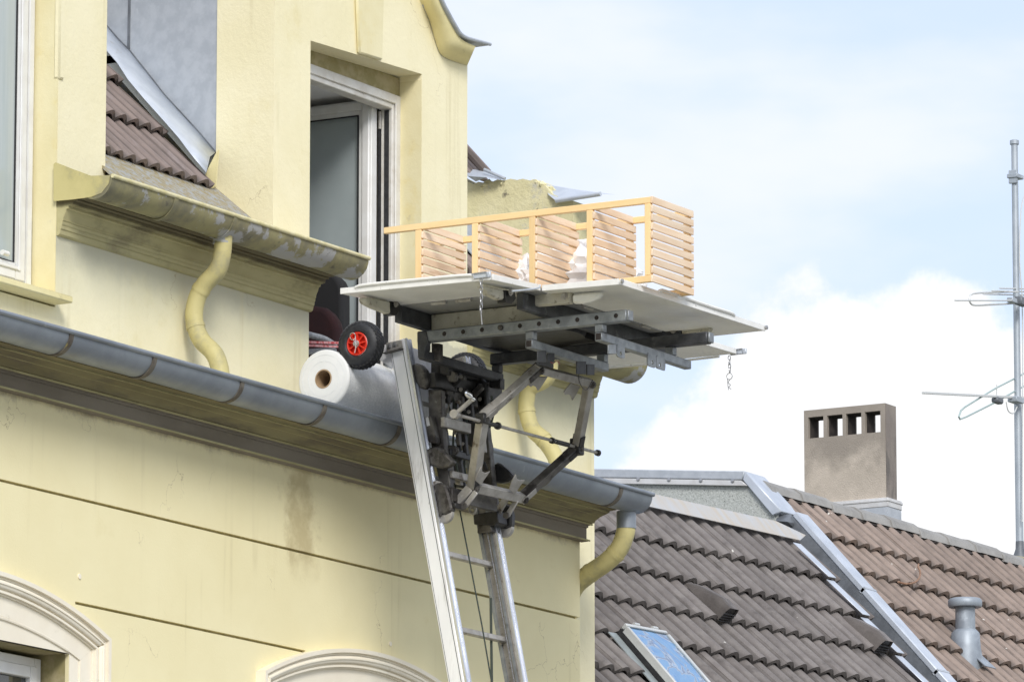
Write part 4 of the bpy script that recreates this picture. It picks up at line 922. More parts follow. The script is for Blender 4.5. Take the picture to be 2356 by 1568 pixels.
# chimney
def chimney():
    Yn = rp.y+.55
    p = FY(*q2(820, 400), Yn); xc0 = p.x; 
    s = lambda x, y: SX(*q2(x, y), xc0)
    yl = s(215, 400).y; yr = s(815, 400).y
    xc1 = FY(*q2(893, 400), yr).x
    zt = s(815, 112).z; zt2 = s(815, 112).z
    zbot = rp.z-.9
    zs0 = s(780, 325).z; zs1_ = s(780, 168).z
    ch = empty_part('chimney', bh, ((xc0+xc1)/2, (yl+yr)/2, zt-1), 'tall concrete chimney with four vent slots near its top')
    body = B()
    slots = [(s(x0, 250).y, s(x1, 250).y) for x0, x1 in ((245, 357), (385, 498), (524, 637), (664, 778))]   # larger Y is further left
    body.box((xc0, yr, zbot), (xc1, yl, zs0)); body.box((xc0, yr, zs1_), (xc1, yl, zt))
    edges = [yl]+[v for s_2 in slots for v in s_2]+[yr]
    for i in range(0, len(edges), 2): body.box((xc0, edges[i+1], zs0), (xc1, edges[i], zs1_))
    o = body.build('chimney_stack', 'chimney_concrete', ch)
    o2 = B()
    for (a, c_) in slots: o2.box((xc0+.03, c_+.0006, zs0+.001), (xc1-.02, c_+.003, zs1_-.001)); o2.box((xc0+.03, a-.003, zs0+.001), (xc1-.02, a-.0006, zs1_-.001)); o2.box((xc0+.02, c_+.004, zs1_-.004), (xc1-.02, a-.004, zs1_-.001))
    o2.build('soot_lining', 'soot_and_shade', ch)
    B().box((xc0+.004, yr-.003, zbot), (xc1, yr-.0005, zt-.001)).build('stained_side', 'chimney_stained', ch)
    zf1 = s(820, 812).z; zf0 = s(820, 880).z
    fb_ = B(); fb_.box((xc0-.03, yr-.03, zf0), (xc1+.03, yl+.03, zf1)); fb_.box((xc0-.036, yr-.036, zf1-.03), (xc1+.036, yl+.036, zf1-.012)); fb_.build('flashing_band', 'cap_white', ch, bevel=.004)
    B().box((xc0-.025, yr-.025, zbot), (xc1+.025, yl+.025, zf0-.001)).build('flashing_skirt', 'zinc', ch)
    # rounded worn arrises: lumps of pebbly render
    print('chimney', xc0, xc1, yl, yr, zs0, zs1_, zt, zf0)
    return ch
chimney()
# vent pipe through the brown tiles
def ventpipe():
    bp_ = BP(2222, 1512); base_ = bp_
    vp = empty_part('vent_pipe', bh, base_)
    cx = base_+Vector((0.0, -.0, 0))
    k = (base_-CAM).length/FOCAL_PX
    zt = base_.z+(1512-1385)*k
    # slope sheet
    a, b_ = abB(base_)
    B().prism([atB(a-.05, b_-.10, .05), atB(a+.12, b_-.10, .05), atB(a+.12, b_+.17, .075), atB(a-.05, b_+.17, .075)], nB*.006).build('base_sheet', 'vent_grey', vp)
    c = Vector((base_.x, base_.y, 0))
    def L2(prof, nm, mat): B().lathe((c.x, c.y, 0), (0, 0, 1), prof, 24).build(nm, mat, vp, smooth=50)
    top_ = SX(2224, 1376, base_.x).z
    L2([(top_-.55, .12), (top_-.42, .12), (top_-.34, .105), (top_-.24, .098), (top_-.215, .075)], 'boot', 'vent_grey')
    L2([(top_-.30, .070), (top_-.03, .068), (top_-.03, 0)], 'pipe', 'vent_grey')
    L2([(top_-.060, .075), (top_-.060, .112), (top_-.05, .118), (top_-.015, .118), (top_, .106), (top_, 0)], 'cowl', 'vent_grey')
ventpipe()
# rusty hook on the tiles
hk = smooth_pts([BP(*q2(870, 1468))+nB*.05, BP(*q2(915, 1505))+nB*.08, BP(*q2(965, 1508))+nB*.10, BP(*q2(998, 1470))+nB*.10, BP(*q2(1000, 1425))+nB*.10, BP(*q2(988, 1398))+nB*.10, BP(*q2(990, 1375))+nB*.10], 4)
B().tube(hk, .007, 6).build('snow_hook', 'rust', bh)
B().box((xB+.02, .8, 0), (45, 6, 5.2)).build('wall', 'plaster_ochre', bh)

# ============================================================ ANTENNA MAST
def antenna():
    Ym = rp.y+.7
    b_ = FY(2346, 1262, Ym); t_ = FY(2333, 328, Ym)
    am = thing('antenna_mast', 'grey roof mast carrying two television antennas, rising from the ridge', 'antenna', b_-Vector((0, 0, .8)))
    t_ = Vector((b_.x-.02, Ym, t_.z)); b0 = Vector((b_.x, Ym, b_.z-.8))
    # mast leans a hair as in the picture
    t_ = FY(2334, 328, Ym)
    mid = b_.lerp(t_, .36)
    B().tube([b0, mid], .030, 14).build('mast', 'antenna_metal', am); B().tube([mid-(t_-b_).normalized()*.02, t_], .026, 14).build('mast', 'antenna_metal', am)
    ax = (t_-b_).normalized()
    B().lathe(t_-ax*.015, ax, [(0, 0), (0, .036), (.03, .036), (.035, .025), (.035, 0)], 14).build('mast_cap', 'antenna_metal', am)
    cl = FY(2336, 408, Ym); c_ = B(); c_.box(cl-Vector((.06, .045, .012)), cl+Vector((.06, .045, .02))); c_.box(cl-Vector((.05, .035, .055)), cl+Vector((-.03, .035, .05))); c_.tube([cl+Vector((.03, -.05, 0)), cl+Vector((.03, .05, 0))], .008, 8)
    c_.build('clamp', 'antenna_metal', am, bevel=.004)
    B().lathe(b0+ax*.62, ax, [(0, .075), (.12, .055), (.18, .034), (.24, .032)], 16).build('mast_boot', 'lead', am)
    B().lathe(b0+ax*.1, ax, [(0, .085), (.52, .062)], 16).build('mast_sleeve', 'antenna_metal', am)
    # upper antenna: folded dipole and rods
    def P_(x, y, Y=Ym): return FY(x, y, Y)
    u = Ym-.05
    d = smooth_pts([P_(2342, 697, u), P_(2290, 700, u), P_(2245, 702, u), P_(2233, 697, u-.01), P_(2231, 685, u-.01), P_(2240, 675, u-.01), P_(2290, 672, u), P_(2342, 671, u)], 3)
    B().tube(d, .0075, 6).build('dipole', 'antenna_pale', am)
    B().tube([P_(2197, 691, u-.3), P_(2330, 691, u-.05)], .006, 6).build('rod', 'antenna_pale', am)
    for (a, b2, c2, d2) in ((2262, 676, 2400, 680), (2282, 669, 2405, 672), (2300, 663, 2410, 665)): B().tube([P_(a, b2, u-.1), P_(c2, d2, u+.35)], .006, 6).build('rod', 'antenna_pale', am)
    bx = P_(2346, 691, u-.05); B().box(bx-Vector((.03, .03, .035)), bx+Vector((.10, .03, .03))).build('junction_box', 'lead', am, bevel=.006)
    bx = P_(2328, 690, u-.04); B().box(bx-Vector((.03, .02, .018)), bx+Vector((.06, .03, .018))).build('clamp', 'antenna_metal', am, bevel=.004)
    # lower antenna: pale boom, bent dipole loop, junction box
    B().bar(P_(2124, 903, u-.2), P_(2400, 917, u+.1), .022, .018).build('boom', 'antenna_pale', am, bevel=.002)
    lp = [P_(2400, 833, u+.2), P_(2345, 865, u+.1), P_(2290, 893, u), P_(2220, 936, u-.1), P_(2211, 944, u-.12), P_(2206, 958, u-.12), P_(2209, 964, u-.12), P_(2224, 958, u-.1), P_(2290, 925, u), P_(2352, 890, u+.1), P_(2410, 858, u+.2)]
    B().tube(lp, .0075, 6).build('dipole', 'antenna_rod', am)
    B().tube([P_(2293, 885, u), P_(2293, 910, u)], .005, 6).build('rod', 'antenna_pale', am)
    bx = P_(2295, 921, u-.02); b4 = B(); b4.box(bx-Vector((.055, .03, .024)), bx+Vector((.055, .03, .024))); b4.build('junction_box', 'lead', am, bevel=.012)
    B().tube(smooth_pts([P_(2315, 924, u), P_(2320, 945, u), P_(2332, 950, u), P_(2340, 935, u)], 4), .005, 6).build('cable', 'antenna_pale', am)
    bx = P_(2337, 916, u); B().box(bx-Vector((.045, .03, .03)), bx+Vector((.09, .05, .012))).build('clamp', 'antenna_metal', am, bevel=.003)
    B().tube(smooth_pts([P_(2360, 440, u), P_(2351, 470, u), P_(2347, 520, u), P_(2346, 600, u), P_(2350, 660, u), P_(2352, 700, u), P_(2353, 850, u), P_(2352, 1200, u)], 4), .005, 6).build('cable', 'antenna_pale', am)
antenna()

# ============================================================ FURNITURE LIFT: LADDER
LT = Vector((0, -.439, 7.435)); TD = Vector((0, -.372, -1.84)).normalized(); MO = Vector((0, TD.z, -TD.y)); MO = MO if MO.y < 0 else -MO
def LP(x, t, m): return Vector((x, LT.y, LT.z)) + TD*t + MO*m
XL0, XL1, XR0, XR1 = 27.36, 27.415, 27.980, 28.035
lift = thing('lift_ladder', 'aluminium furniture lift ladder with two red wheels leaning against the gutter', 'ladder', LP(27.7, 7.5, 0))
L_END = 7.50
def rail(x0, x1, t0, mat_side):
    r_ = B(); a, b_ = LP((x0+x1)/2, t0, .052), LP((x0+x1)/2, L_END, .052); r_.bar(a, b_, x1-x0, .096, MO)
    o = r_.build('rail', mat_side, lift, bevel=.004)
    f_ = B(); f_.bar(LP((x0+x1)/2, t0+.002, .1035), LP((x0+x1)/2, L_END, .1035), x1-x0-.006, .006, MO); f_.bar(LP(x0+.008, t0+.002, .110), LP(x0+.008, L_END, .110), .012, .010, MO); f_.bar(LP(x1-.008, t0+.002, .110), LP(x1-.008, L_END, .110), .012, .010, MO)
    f_.build('rail_face', 'bright_aluminium', o)
    h_ = B(); h_.bar(LP(x0-.0006, t0+.05, .083), LP(x0-.0006, L_END, .083), .0015, .003, MO); h_.bar(LP(x0-.0006, t0+.05, .014), LP(x0-.0006, L_END, .014), .0015, .002, MO); h_.build('rail_groove', 'galvanised_dark', o)
    g_ = B(); g_.bar(LP(x1+.014, t0+.25, .088), LP(x1+.014, L_END, .088), .026, .012, MO); g_.build('rail_flange', 'rail_aluminium', o)
    return o
rL = rail(XL0, XL1, -.0, 'rail_aluminium'); rR = rail(XR0, XR1, .0, 'rail_inner')
# rib along the inside of the right rail
g_ = B(); g_.bar(LP(XR0-.004, .1, .018), LP(XR0-.004, L_END, .018), .010, .020, MO); g_.bar(LP(XR0-.004, .1, .080), LP(XR0-.004, L_END, .080), .008, .012, MO); g_.build('rail_rib', 'galvanised', rR)
t1 = (SX(1026, 1262, XL1)-LP(XL1, 0, 0)).dot(TD); t2 = (SX(*q8(560, 1038), XL1)-LP(XL1, 0, 0)).dot(TD); dt = t2-t1
k = 0
while t1+k*dt < L_END:
    t = t1+k*dt
    B().bar(LP(XL1+.001, t, .045), LP(XR0-.001, t, .045), .030, .030, MO).build('rung', 'worn_steel', lift, bevel=.003)
    if k < 4:
        w_ = B()
        for s_2 in range(6): w_.lathe(LP(XR0-.006, t-.022+.008*s_2, .020+.004*(s_2 % 3)), (-1, 0, 0), [(0, .007), (.006, .004), (.007, 0)], 6)
        w_.build('weld', 'worn_steel', lift)
    k += 1
t = t1-dt
B().bar(LP(XL1+.001, t, .045), LP(XR0-.001, t, .045), .030, .030, MO).build('rung', 'worn_steel', lift, bevel=.003)
t = t1-2*dt
B().bar(LP(XL1+.001, t, .045), LP(XR0-.001, t, .045), .030, .030, MO).build('rung', 'worn_steel', lift, bevel=.003)
# head: plates, bolts, axle
B().prism([SX(*z5(*p), XL0-.012) for p in [(538, 268), (632, 248), (640, 300), (545, 338)]], (.011, 0, 0)).build('head_bracket', 'worn_steel', lift, bevel=.002)
for p in ((560, 292), (594, 279)):
    c = SX(*z5(*p), XL0-.012); b = B(); b.lathe(c, (-1, 0, 0), [(0, .013), (.003, .013), (.003, 0)], 16); b.lathe(c, (-1, 0, 0), [(.003, .0085), (.011, .0085), (.011, 0)], 6); b.build('bolt', 'chain_steel', lift)
B().bar(SX(*z5(530, 335), XL0-.02), SX(*z5(640, 305), XL0-.02), .03, .006, (0, 0, 1)).build('head_lip', 'greasy_steel', lift)
B().prism([LP(XL1, .02, .06), LP(XR0, .02, .06), LP(XR0, .19, .06), LP(XL1, .19, .06)], MO*.008).build('head_plate', 'rail_aluminium', lift, bevel=.002)
B().prism([LP(XL1+.03, .19, .052), LP(XR0-.03, .19, .052), LP(XR0-.03, .42, .052), LP(XL1+.03, .42, .052)], MO*.006).build('head_plate', 'rail_aluminium', lift, bevel=.002)
w_ = B()
for s_2 in range(8): w_.lathe(LP(XL1+.05, .03+s_2*.016, .069), MO, [(0, .011), (.005, .009), (.008, 0)], 8)
w_.build('weld', 'chain_steel', lift)
WC = SX(820.4, 790.4, 27.2)
def wheel(xf, clip):
    wo = empty_part('wheel', lift, (xf+.045, WC.y, WC.z))
    c = Vector((xf, WC.y, WC.z)); ax = (1, 0, 0)
    B().lathe(c, ax, [(.006, .064), (.000, .074), (.0, .088), (.006, .104), (.018, .118), (.034, .127), (.050, .129), (.066, .127), (.080, .118), (.090, .104), (.094, .086), (.092, .064)], 48, close=True).build('tyre', 'tyre_rubber', wo, smooth=60)
    tr_ = B()
    for row, (hx, rr_) in enumerate(((.020, .1195), (.036, .1265), (.052, .128), (.068, .126), (.082, .117))):
        for i in range(34):
            a = 2*math.pi*(i+.5*(row % 2))/34; d = Vector((0, math.cos(a), math.sin(a))); tg = Vector((0, -math.sin(a), math.cos(a)))
            p = c+Vector((hx, 0, 0))+d*rr_; tr_.bar(p-tg*.008-Vector((.004, 0, 0)), p+tg*.008+Vector((.004, 0, 0)), .010, .007, d)
    tr_.build('tread', 'tyre_rubber', wo)
    rm_ = B(); rm_.lathe(c, ax, [(.004, .064), (.000, .060), (.002, .055), (.022, .053), (.022, .0)], 36)
    rm_.lathe(c, ax, [(.004, .022), (-.004, .020), (-.006, .012), (-.006, 0)], 20)
    for i in range(9):
        a = 2*math.pi*i/9+.2; d = Vector((0, math.cos(a), math.sin(a))); rm_.bar(c+Vector((.009, 0, 0))+d*.016, c+Vector((.009, 0, 0))+d*.056, .006, .016, (1, 0, 0))
    rm_.build('rim', 'red_plastic', wo)
    B().lathe(c, ax, [(-.003, .020), (-.010, .015), (-.016, .013), (-.016, 0)], 18).build('hub', 'worn_steel', wo)
    if clip:
        k_ = lambda x, y: SX(*q5(x, y), xf-.018)
        b = B(); b.tube([k_(290+30*math.cos(t_*.5236+.9), 772-37*math.sin(t_*.5236+.9)) for t_ in range(12)], .0024, 6, closed=True)
        b.tube([k_(318, 760), k_(325, 850), k_(322, 895), k_(312, 945)], .0024, 6); b.tube([k_(300, 802), k_(312, 830), k_(340, 870), k_(318, 905)], .0024, 6)
        b.build('spring_pin', 'chrome', wo)
    return wo
wheel(27.2, True); wheel(28.29, False)
B().tube([(27.21, WC.y, WC.z), (28.38, WC.y, WC.z)], .011, 12).build('axle', 'worn_steel', lift)
for x in (XL0+.02, XR0+.02): B().prism([Vector((x, WC.y+.02, WC.z+.02)), Vector((x, WC.y+.02, WC.z-.03)), LP(x, .14, .0), LP(x, .0, .0)], (.010, 0, 0)).build('axle_bracket', 'rail_aluminium', lift)

# ============================================================ FURNITURE LIFT: CARRIAGE AND PLATFORM
pf = thing('lift_platform', 'white loading platform with folded down flaps on a greasy steel lift carriage', 'platform', (27.7, -1.1, 7.0))
C3 = FY(1240, 657, -1.6); B3 = FY(1130, 632, -1.6); A3 = SX(785, 665, B3.x); D3 = SX(1425, 643, C3.x); E3 = FY(1757, 750, D3.y); G3 = FY(1690, 803, -1.6)
ZD = 7.568; TH = .026; YI = -.70
def slab(name, pts, mat='platform_white', th=TH, bev=.003): return B().prism([Vector(p) for p in pts], (0, 0, -th)).build(name, mat, pf, bevel=bev)
slab('deck', [(C3.x+.01, -1.595, ZD), (28.55, -1.595, ZD), (28.55, YI, ZD), (C3.x+.01, YI, ZD)], 'deck_underside')
slab('flap', [B3, C3-Vector((.004, 0, 0)), Vector((C3.x-.004, A3.y-.03, ZD+.004)), A3])
slab('flap', [C3+Vector((.02, -.012, -.002)), D3+Vector((.0, 0, 0)), E3, Vector((E3.x, -1.612, ZD))])
slab('flap', [Vector((28.56, -1.6, ZD)), G3, Vector((G3.x, -.76, ZD+.01)), Vector((28.56, -.76, ZD))])
# pale edging strips of the flaps
def strip(p, q, out, name='flap_edge', mat='platform_edge', h=.032, w_=.010):
    o_ = Vector(out); return B().bar(p+o_*(w_/2+.0015)+Vector((0, 0, -h/2+.004)), q+o_*(w_/2+.0015)+Vector((0, 0, -h/2+.004)), w_, h).build(name, mat, pf, bevel=.002)
strip(A3, B3, (-1, 0, 0)); strip(B3, C3-Vector((.004, 0, 0)), (0, -1, 0)); strip(C3+Vector((.02, -.012, 0)), D3, (-1, 0, 0)); strip(D3, E3, (0, -1, 0)); strip(Vector((28.56, -1.6, ZD)), G3, (0, -1, 0))
# round hand bars along the outer edges
def bar_tube(pts, r=.0085): B().tube(smooth_pts(pts, 4), r, 8).build('edge_rod', 'platform_edge', pf)
o_ = Vector((-.016, 0, .006))
bar_tube([A3.lerp(B3, .13)+Vector((0, 0, -.016)), A3.lerp(B3, .135)+o_, A3.lerp(B3, .5)+o_+Vector((0, 0, .003)), A3.lerp(B3, .87)+o_, A3.lerp(B3, .885)+Vector((0, 0, -.016))])
o_ = Vector((0, -.016, .008))
bar_tube([D3.lerp(E3, .25)+Vector((0, 0, -.012)), D3.lerp(E3, .26)+o_, D3.lerp(E3, .32)+o_+Vector((0, 0, .004)), D3.lerp(E3, .6)+o_, D3.lerp(E3, .76)+o_, D3.lerp(E3, .77)+Vector((0, 0, -.012))])
bar_tube([Vector((G3.x+.008, -1.50, G3.z-.03)), Vector((G3.x+.012, -1.2, G3.z-.032)), Vector((G3.x+.008, -.80, G3.z-.03))], .007)
# corner latches
def latch(c, flip=1):
    b = B(); b.box(c+Vector((-.02, -.055, -.016)), c+Vector((-.006, .045, .014))); b.build('latch', 'zinc_light', pf, bevel=.003)
    B().tube([c+Vector((-.026, -.045, -.016)), c+Vector((-.026, .035, -.018)), c+Vector((-.026, .050, .010)), c+Vector((-.026, -.035, .012))], .003, 6, closed=True).build('latch_ring', 'chain_steel', pf)
latch(A3.lerp(B3, .945)); latch(Vector((G3.x+.03, -1.61, G3.z-.012)))
def chain(p, n, ring=False):
    b = B(); z = p.z
    for i in range(n):
        c = Vector((p.x+.006*math.sin(i*.5)*(i/n), p.y, z)); ax = (1, 0) if i % 2 else (0, 1)
        b.tube([c+Vector((ax[0]*.0075*math.cos(a), ax[1]*.0075*math.cos(a), .015*math.sin(a))) for a in [j*math.pi/4 for j in range(8)]], .0026, 5, closed=True); z -= .0225
    if ring:
        c = Vector((p.x, p.y, z-.012)); b.tube([c+Vector((.006*0, .018*math.cos(a), .018*math.sin(a))) for a in [j*math.pi/5 for j in range(10)]], .0022, 5, closed=True)
        b.tube(smooth_pts([c+Vector((0, .012, -.014)), c+Vector((0, .010, -.05)), c+Vector((0, .006, -.075))], 3), .002, 5); b.tube(smooth_pts([c+Vector((0, -.002, -.018)), c+Vector((0, .008, -.035)), c+Vector((0, -.006, -.048)), c+Vector((0, .004, -.060)), c+Vector((0, -.010, -.072))], 3), .002, 5)
    else: b.tube([Vector((p.x, p.y, z+.005)), Vector((p.x+.002, p.y-.004, z-.05))], .003, 5)
    b.build('chain', 'chain_steel', pf)
ch0 = SX(1107, 645, B3.x-.022); chain(ch0, 8); chain(Vector((G3.x-.09, -1.615, 0))+Vector((0, 0, FY(1644, 812, -1.615).z)), 4, True)
# small pulley fittings at the flap corners
for p in (D3, E3): B().lathe(p+Vector((-.004, -.016, -.010)), (0, -1, 0), [(0, .012), (.008, .012), (.008, .004), (.012, .004), (.012, 0)], 12).build('corner_roller', 'chain_steel', pf)
B().tube(smooth_pts([FY(*q5(1960, 298), -1.6), FY(*q5(2150, 280), -1.64), FY(*q5(2240, 262), -1.66), FY(*q5(2252, 232), -1.66)], 4), .0045, 6).build('flap_rod', 'zinc_light', pf)
# support arms
def yplate(pts, Y, th, name, mat, bev=.003): return B().prism([FY(*p, Y) for p in pts], (0, th, 0)).build(name, mat, pf, bevel=bev)
def xplate(pts, X, th, name, mat, bev=.003, par=None): return B().prism([SX(*p, X) for p in pts], (th, 0, 0)).build(name, mat, par or pf, bevel=bev)
# beams along the facade
for Y in (-.76, -1.50): B().box((26.93, Y-.022, 7.452), (28.55, Y+.022, 7.540)).build('cross_beam', 'galvanised_dark', pf, bevel=.004)
yplate([q5(*p) for p in ((430, 362), (492, 366), (684, 406), (690, 535), (600, 500), (520, 468), (440, 425), (424, 385))], -.80, .045, 'flap_arm', 'cream_paint', .008)
yplate([q5(*p) for p in ((694, 398), (765, 408), (795, 440), (780, 510), (745, 555), (690, 540))], -.79, .05, 'arm_bracket', 'black_steel')
yplate([q5(*p) for p in ((1650, 245), (1712, 245), (1882, 288), (1886, 388), (1830, 385), (1722, 325), (1700, 285))], -1.52, .045, 'flap_arm', 'cream_paint', .008)
yplate([q5(*p) for p in ((1886, 285), (1990, 300), (2002, 380), (1960, 430), (1890, 420))], -1.53, .05, 'arm_bracket', 'black_steel')
for (p, Y) in ((q5(738, 433), -.80), (q5(1940, 312), -1.54)):
    c = FY(*p, Y); B().lathe(c, (0, -1, 0), [(0, .018), (.004, .018), (.004, .010), (.014, .010), (.014, 0)], 16).build('pivot_bolt', 'worn_steel', pf)
# beams across (towards the street)
for X, mat in ((27.25, 'cream_paint'), (28.22, 'galvanised_dark')): B().box((X-.022, -1.475, 7.455), (X+.022, -.785, 7.538)).build('cross_beam', mat, pf, bevel=.004)
xplate([q6(*p) for p in ((268, 290), (300, 268), (602, 238), (602, 345), (520, 352), (276, 372))], 27.05, .045, 'arm_bracket', 'cream_paint', .006)
xplate([q6(*p) for p in ((610, 266), (850, 246), (876, 256), (845, 300), (765, 335), (700, 346), (613, 348))], 27.06, .04, 'flap_arm', 'platform_white', .012)
xplate([q6(*p) for p in ((1205, 575), (1545, 548), (1545, 612), (1215, 652))], 28.30, .045, 'arm_bracket', 'galvanised_dark')
xplate([q6(*p) for p in ((1550, 556), (1785, 538), (1810, 552), (1785, 600), (1740, 606), (1550, 614))], 28.31, .04, 'flap_arm', 'cream_paint', .010)
for p, X in ((q6(552, 285), 27.05), (q6(1487, 575), 28.30)):
    c = SX(*p, X); B().lathe(c, (-1, 0, 0), [(-.003, .020), (.004, .020), (.004, .012), (.014, .012), (.014, 0)], 16).build('pivot_bolt', 'worn_steel', pf)
# hinge lugs under the deck
for X in (27.12, 27.42, 27.75, 28.05): B().tube([(X, -1.606, 7.538), (X+.09, -1.606, 7.538)], .010, 8).build('hinge', 'worn_steel', pf)
for Y in (-.95, -1.1, -1.38): B().tube([(26.955, Y, 7.536), (26.955, Y-.09, 7.536)], .010, 8).build('hinge', 'worn_steel', pf)
# turntable
B().lathe((27.62, -1.12, 7.444), (0, 0, 1), [(0, 0), (0, .33), (.03, .34), (.03, .30), (.094, .30)], 32).build('turntable', 'black_steel', pf)
B().box((27.30, -1.40, 7.448), (28.15, -1.20, 7.50)).build('turntable_beam', 'black_steel', pf); B().box((27.30, -1.0, 7.448), (28.15, -.86, 7.50)).build('turntable_beam', 'black_steel', pf)
# drilled galvanised beams of the sub frame
zb0, zb1 = 7.380, 7.441
nb = B().box((27.155, -2.005, zb0), (27.215, -.74, zb1)).build('drilled_beam', 'galvanised', pf, bevel=.006)
fb2 = B().box((27.92, -2.07, zb0), (27.98, -.74, zb1)).build('drilled_beam', 'galvanised_dark', pf, bevel=.006)
for X, b_, yy in ((27.155, nb, -2.005), (27.92, fb2, -2.07)): B().box((X+.004, yy-.014, zb0+.003), (X+.056, yy-.0005, zb1-.003)).build('end_plug', 'galvanised', b_, bevel=.004)
for i in range(10):  # holes are flat dark discs, the shade inside them painted
    y = -.91-.115*i; c = Vector((27.1545, y, 7.412)); B().lathe(c, (-1, 0, 0), [(0, .0125), (.0006, .0125), (.0006, 0)], 14).build('hole', 'soot_and_shade', nb) if i != 3 else B().lathe(c, (-1, 0, 0), [(0, .015), (.012, .014), (.016, .008), (.016, 0)], 12).build('bolt', 'greasy_steel', nb)
YF1 = GZ(*q6(830, 590), 7.337).y; YF2 = GZ(*q6(235, 652), 7.337).y; YF3 = GZ(*q3(640, 335), 7.335).y
hT = .046
for i, (Y, mat, xa_, xb_) in enumerate(((YF1, 'galvanised', 27.16, 28.14), (YF2, 'galvanised', 27.16, 27.985), (YF3, 'galvanised_dark', 27.16, 27.985))):
    o = B().box((xa_, Y-.022, 7.336-hT), (xb_, Y+.022, 7.336)).build('hanger_beam', mat, pf, bevel=.004)
    B().box((xa_-.0006, Y-.016, 7.342-hT), (xa_+.001, Y+.016, 7.330)).build('open_end', 'soot_and_shade', o)  # dark plate painted as the shade inside the hollow tube
    for X in (27.165, 27.93): B().box((X, Y-.024, 7.3365), (X+.044, Y+.024, 7.3795)).build('hanger_post', mat, pf, bevel=.003)
# second, inner post seen at the left end
xplate([q3(*p) for p in ((530, 80), (640, 70), (670, 215), (620, 320), (622, 415), (535, 412), (535, 330), (528, 200))], 27.150, .03, 'end_plate', 'galvanised_dark')
xplate([q3(*p) for p in ((705, 225), (808, 228), (808, 450), (710, 440))], 27.25, .04, 'hanger_post', 'greasy_steel')
# perforated tabs
def tab(pts, X, hole, mat='galvanised'):
    o = xplate(pts, X, .008, 'tab', mat, .002)
    if hole: c = SX(*hole, X-.0006); B().lathe(c, (-1, 0, 0), [(0, .011), (.0006, .011), (.0006, 0)], 14).build('hole', 'cap_white', o)
def ytab(pts, Y, hole=None, mat='galvanised'):
    pv = [FY(*p, Y) for p in pts]
    if hole:
        hc = FY(*hole, Y); r = .011; mb = B(); n = 16; m_ = len(pv)
        # plate with a real round hole: two half rings of quads around it
        ring = [hc+Vector((r*math.cos(2*math.pi*j/n), 0, r*math.sin(2*math.pi*j/n))) for j in range(n)]
        x0_, x1_ = min(p.x for p in pv), max(p.x for p in pv); z0_, z1_ = min(p.z for p in pv), max(p.z for p in pv)
        outp = []
        for j in range(n):
            a = 2*math.pi*j/n; dx, dz = math.cos(a), math.sin(a); ts = []
            if dx > 1e-6: ts.append((x1_-hc.x)/dx)
            if dx < -1e-6: ts.append((x0_-hc.x)/dx)
            if dz > 1e-6: ts.append((z1_-hc.z)/dz)
            if dz < -1e-6: ts.append((z0_-hc.z)/dz)
            t_ = min(ts); outp.append(hc+Vector((dx*t_, 0, dz*t_)))
        vs = []
        for j in range(n): vs += [ring[j], outp[j], ring[j]+Vector((0, .008, 0)), outp[j]+Vector((0, .008, 0))]
        fs = []
        for j in range(n):
            k_ = 4*j; l_ = 4*((j+1) % n); fs += [(k_, k_+1, l_+1, l_), (k_+2, l_+2, l_+3, k_+3), (k_, l_, l_+2, k_+2), (k_+1, k_+3, l_+3, l_+1)]
        mb.add(vs, fs); return mb.build('tab', mat, pf, smooth=30)
    return B().prism(pv, (0, .008, 0)).build('tab', mat, pf, bevel=.002)
yt = YF1-.026
for x0, x1, y0, y1, hl in ((1268, 1338, 790, 882, (1308, 855)), (1342, 1418, 812, 902, (1371, 875)), (1005, 1070, 715, 804, (1036, 778)), (930, 1000, 700, 782, None)):
    ytab([q6(x0, y0), q6(x1, y0), q6(x1, y1), q6(x0, y1)], yt, q6(*hl) if hl else None)
yt = YF2-.026
for x0, x1, y0, y1 in ((325, 400, 755, 852), (412, 470, 775, 850), (660, 740, 845, 955), (748, 812, 870, 962)): ytab([q6(x0, y0), q6(x1, y0), q6(x1, y1), q6(x0, y1)], yt, None, 'galvanised_dark')

# ---- scissor jack
XJ = 27.5
BL = SX(*z5(1085, 1168), XJ); TL = SX(*z5(1490, 432), XJ); Ym_ = (BL.y+TL.y)/2
BR = FY(*z5(1392, 1238), BL.y); TR = FY(*z5(1815, 518), TL.y); EL = FY(*z5(1145, 735), Ym_); ER = FY(*z5(1738, 925), Ym_)
JN = (TL-BL).cross(Vector((1, 0, 0))).normalized(); JN = JN if JN.y < 0 else -JN
def arm(p, q, w_, h_, mat, name='jack_arm', ext=0., bev=.004):
    p, q = Vector(p), Vector(q); d = (q-p).normalized(); return B().bar(p-d*ext, q+d*ext, w_, h_, JN).build(name, mat, pf, bevel=bev)
arm(TL, EL, .050, .045, 'worn_steel', ext=.0)
arm(EL+Vector((-.0, 0, -.01)), BL, .056, .05, 'worn_steel')
arm(TR, ER, .048, .045, 'worn_steel'); arm(ER, BR, .052, .048, 'greasy_steel')
arm(TL, TR, .042, .042, 'worn_steel', 'jack_bar', .02); arm(BL, BR, .050, .046, 'worn_steel', 'jack_bar', .01)
for c in (TL, TR, EL, ER, BL, BR): B().lathe(c+JN*.022, JN, [(0, .020), (.010, .020), (.010, .011), (.018, .011), (.018, 0)], 14).build('pivot_bolt', 'greasy_steel', pf)
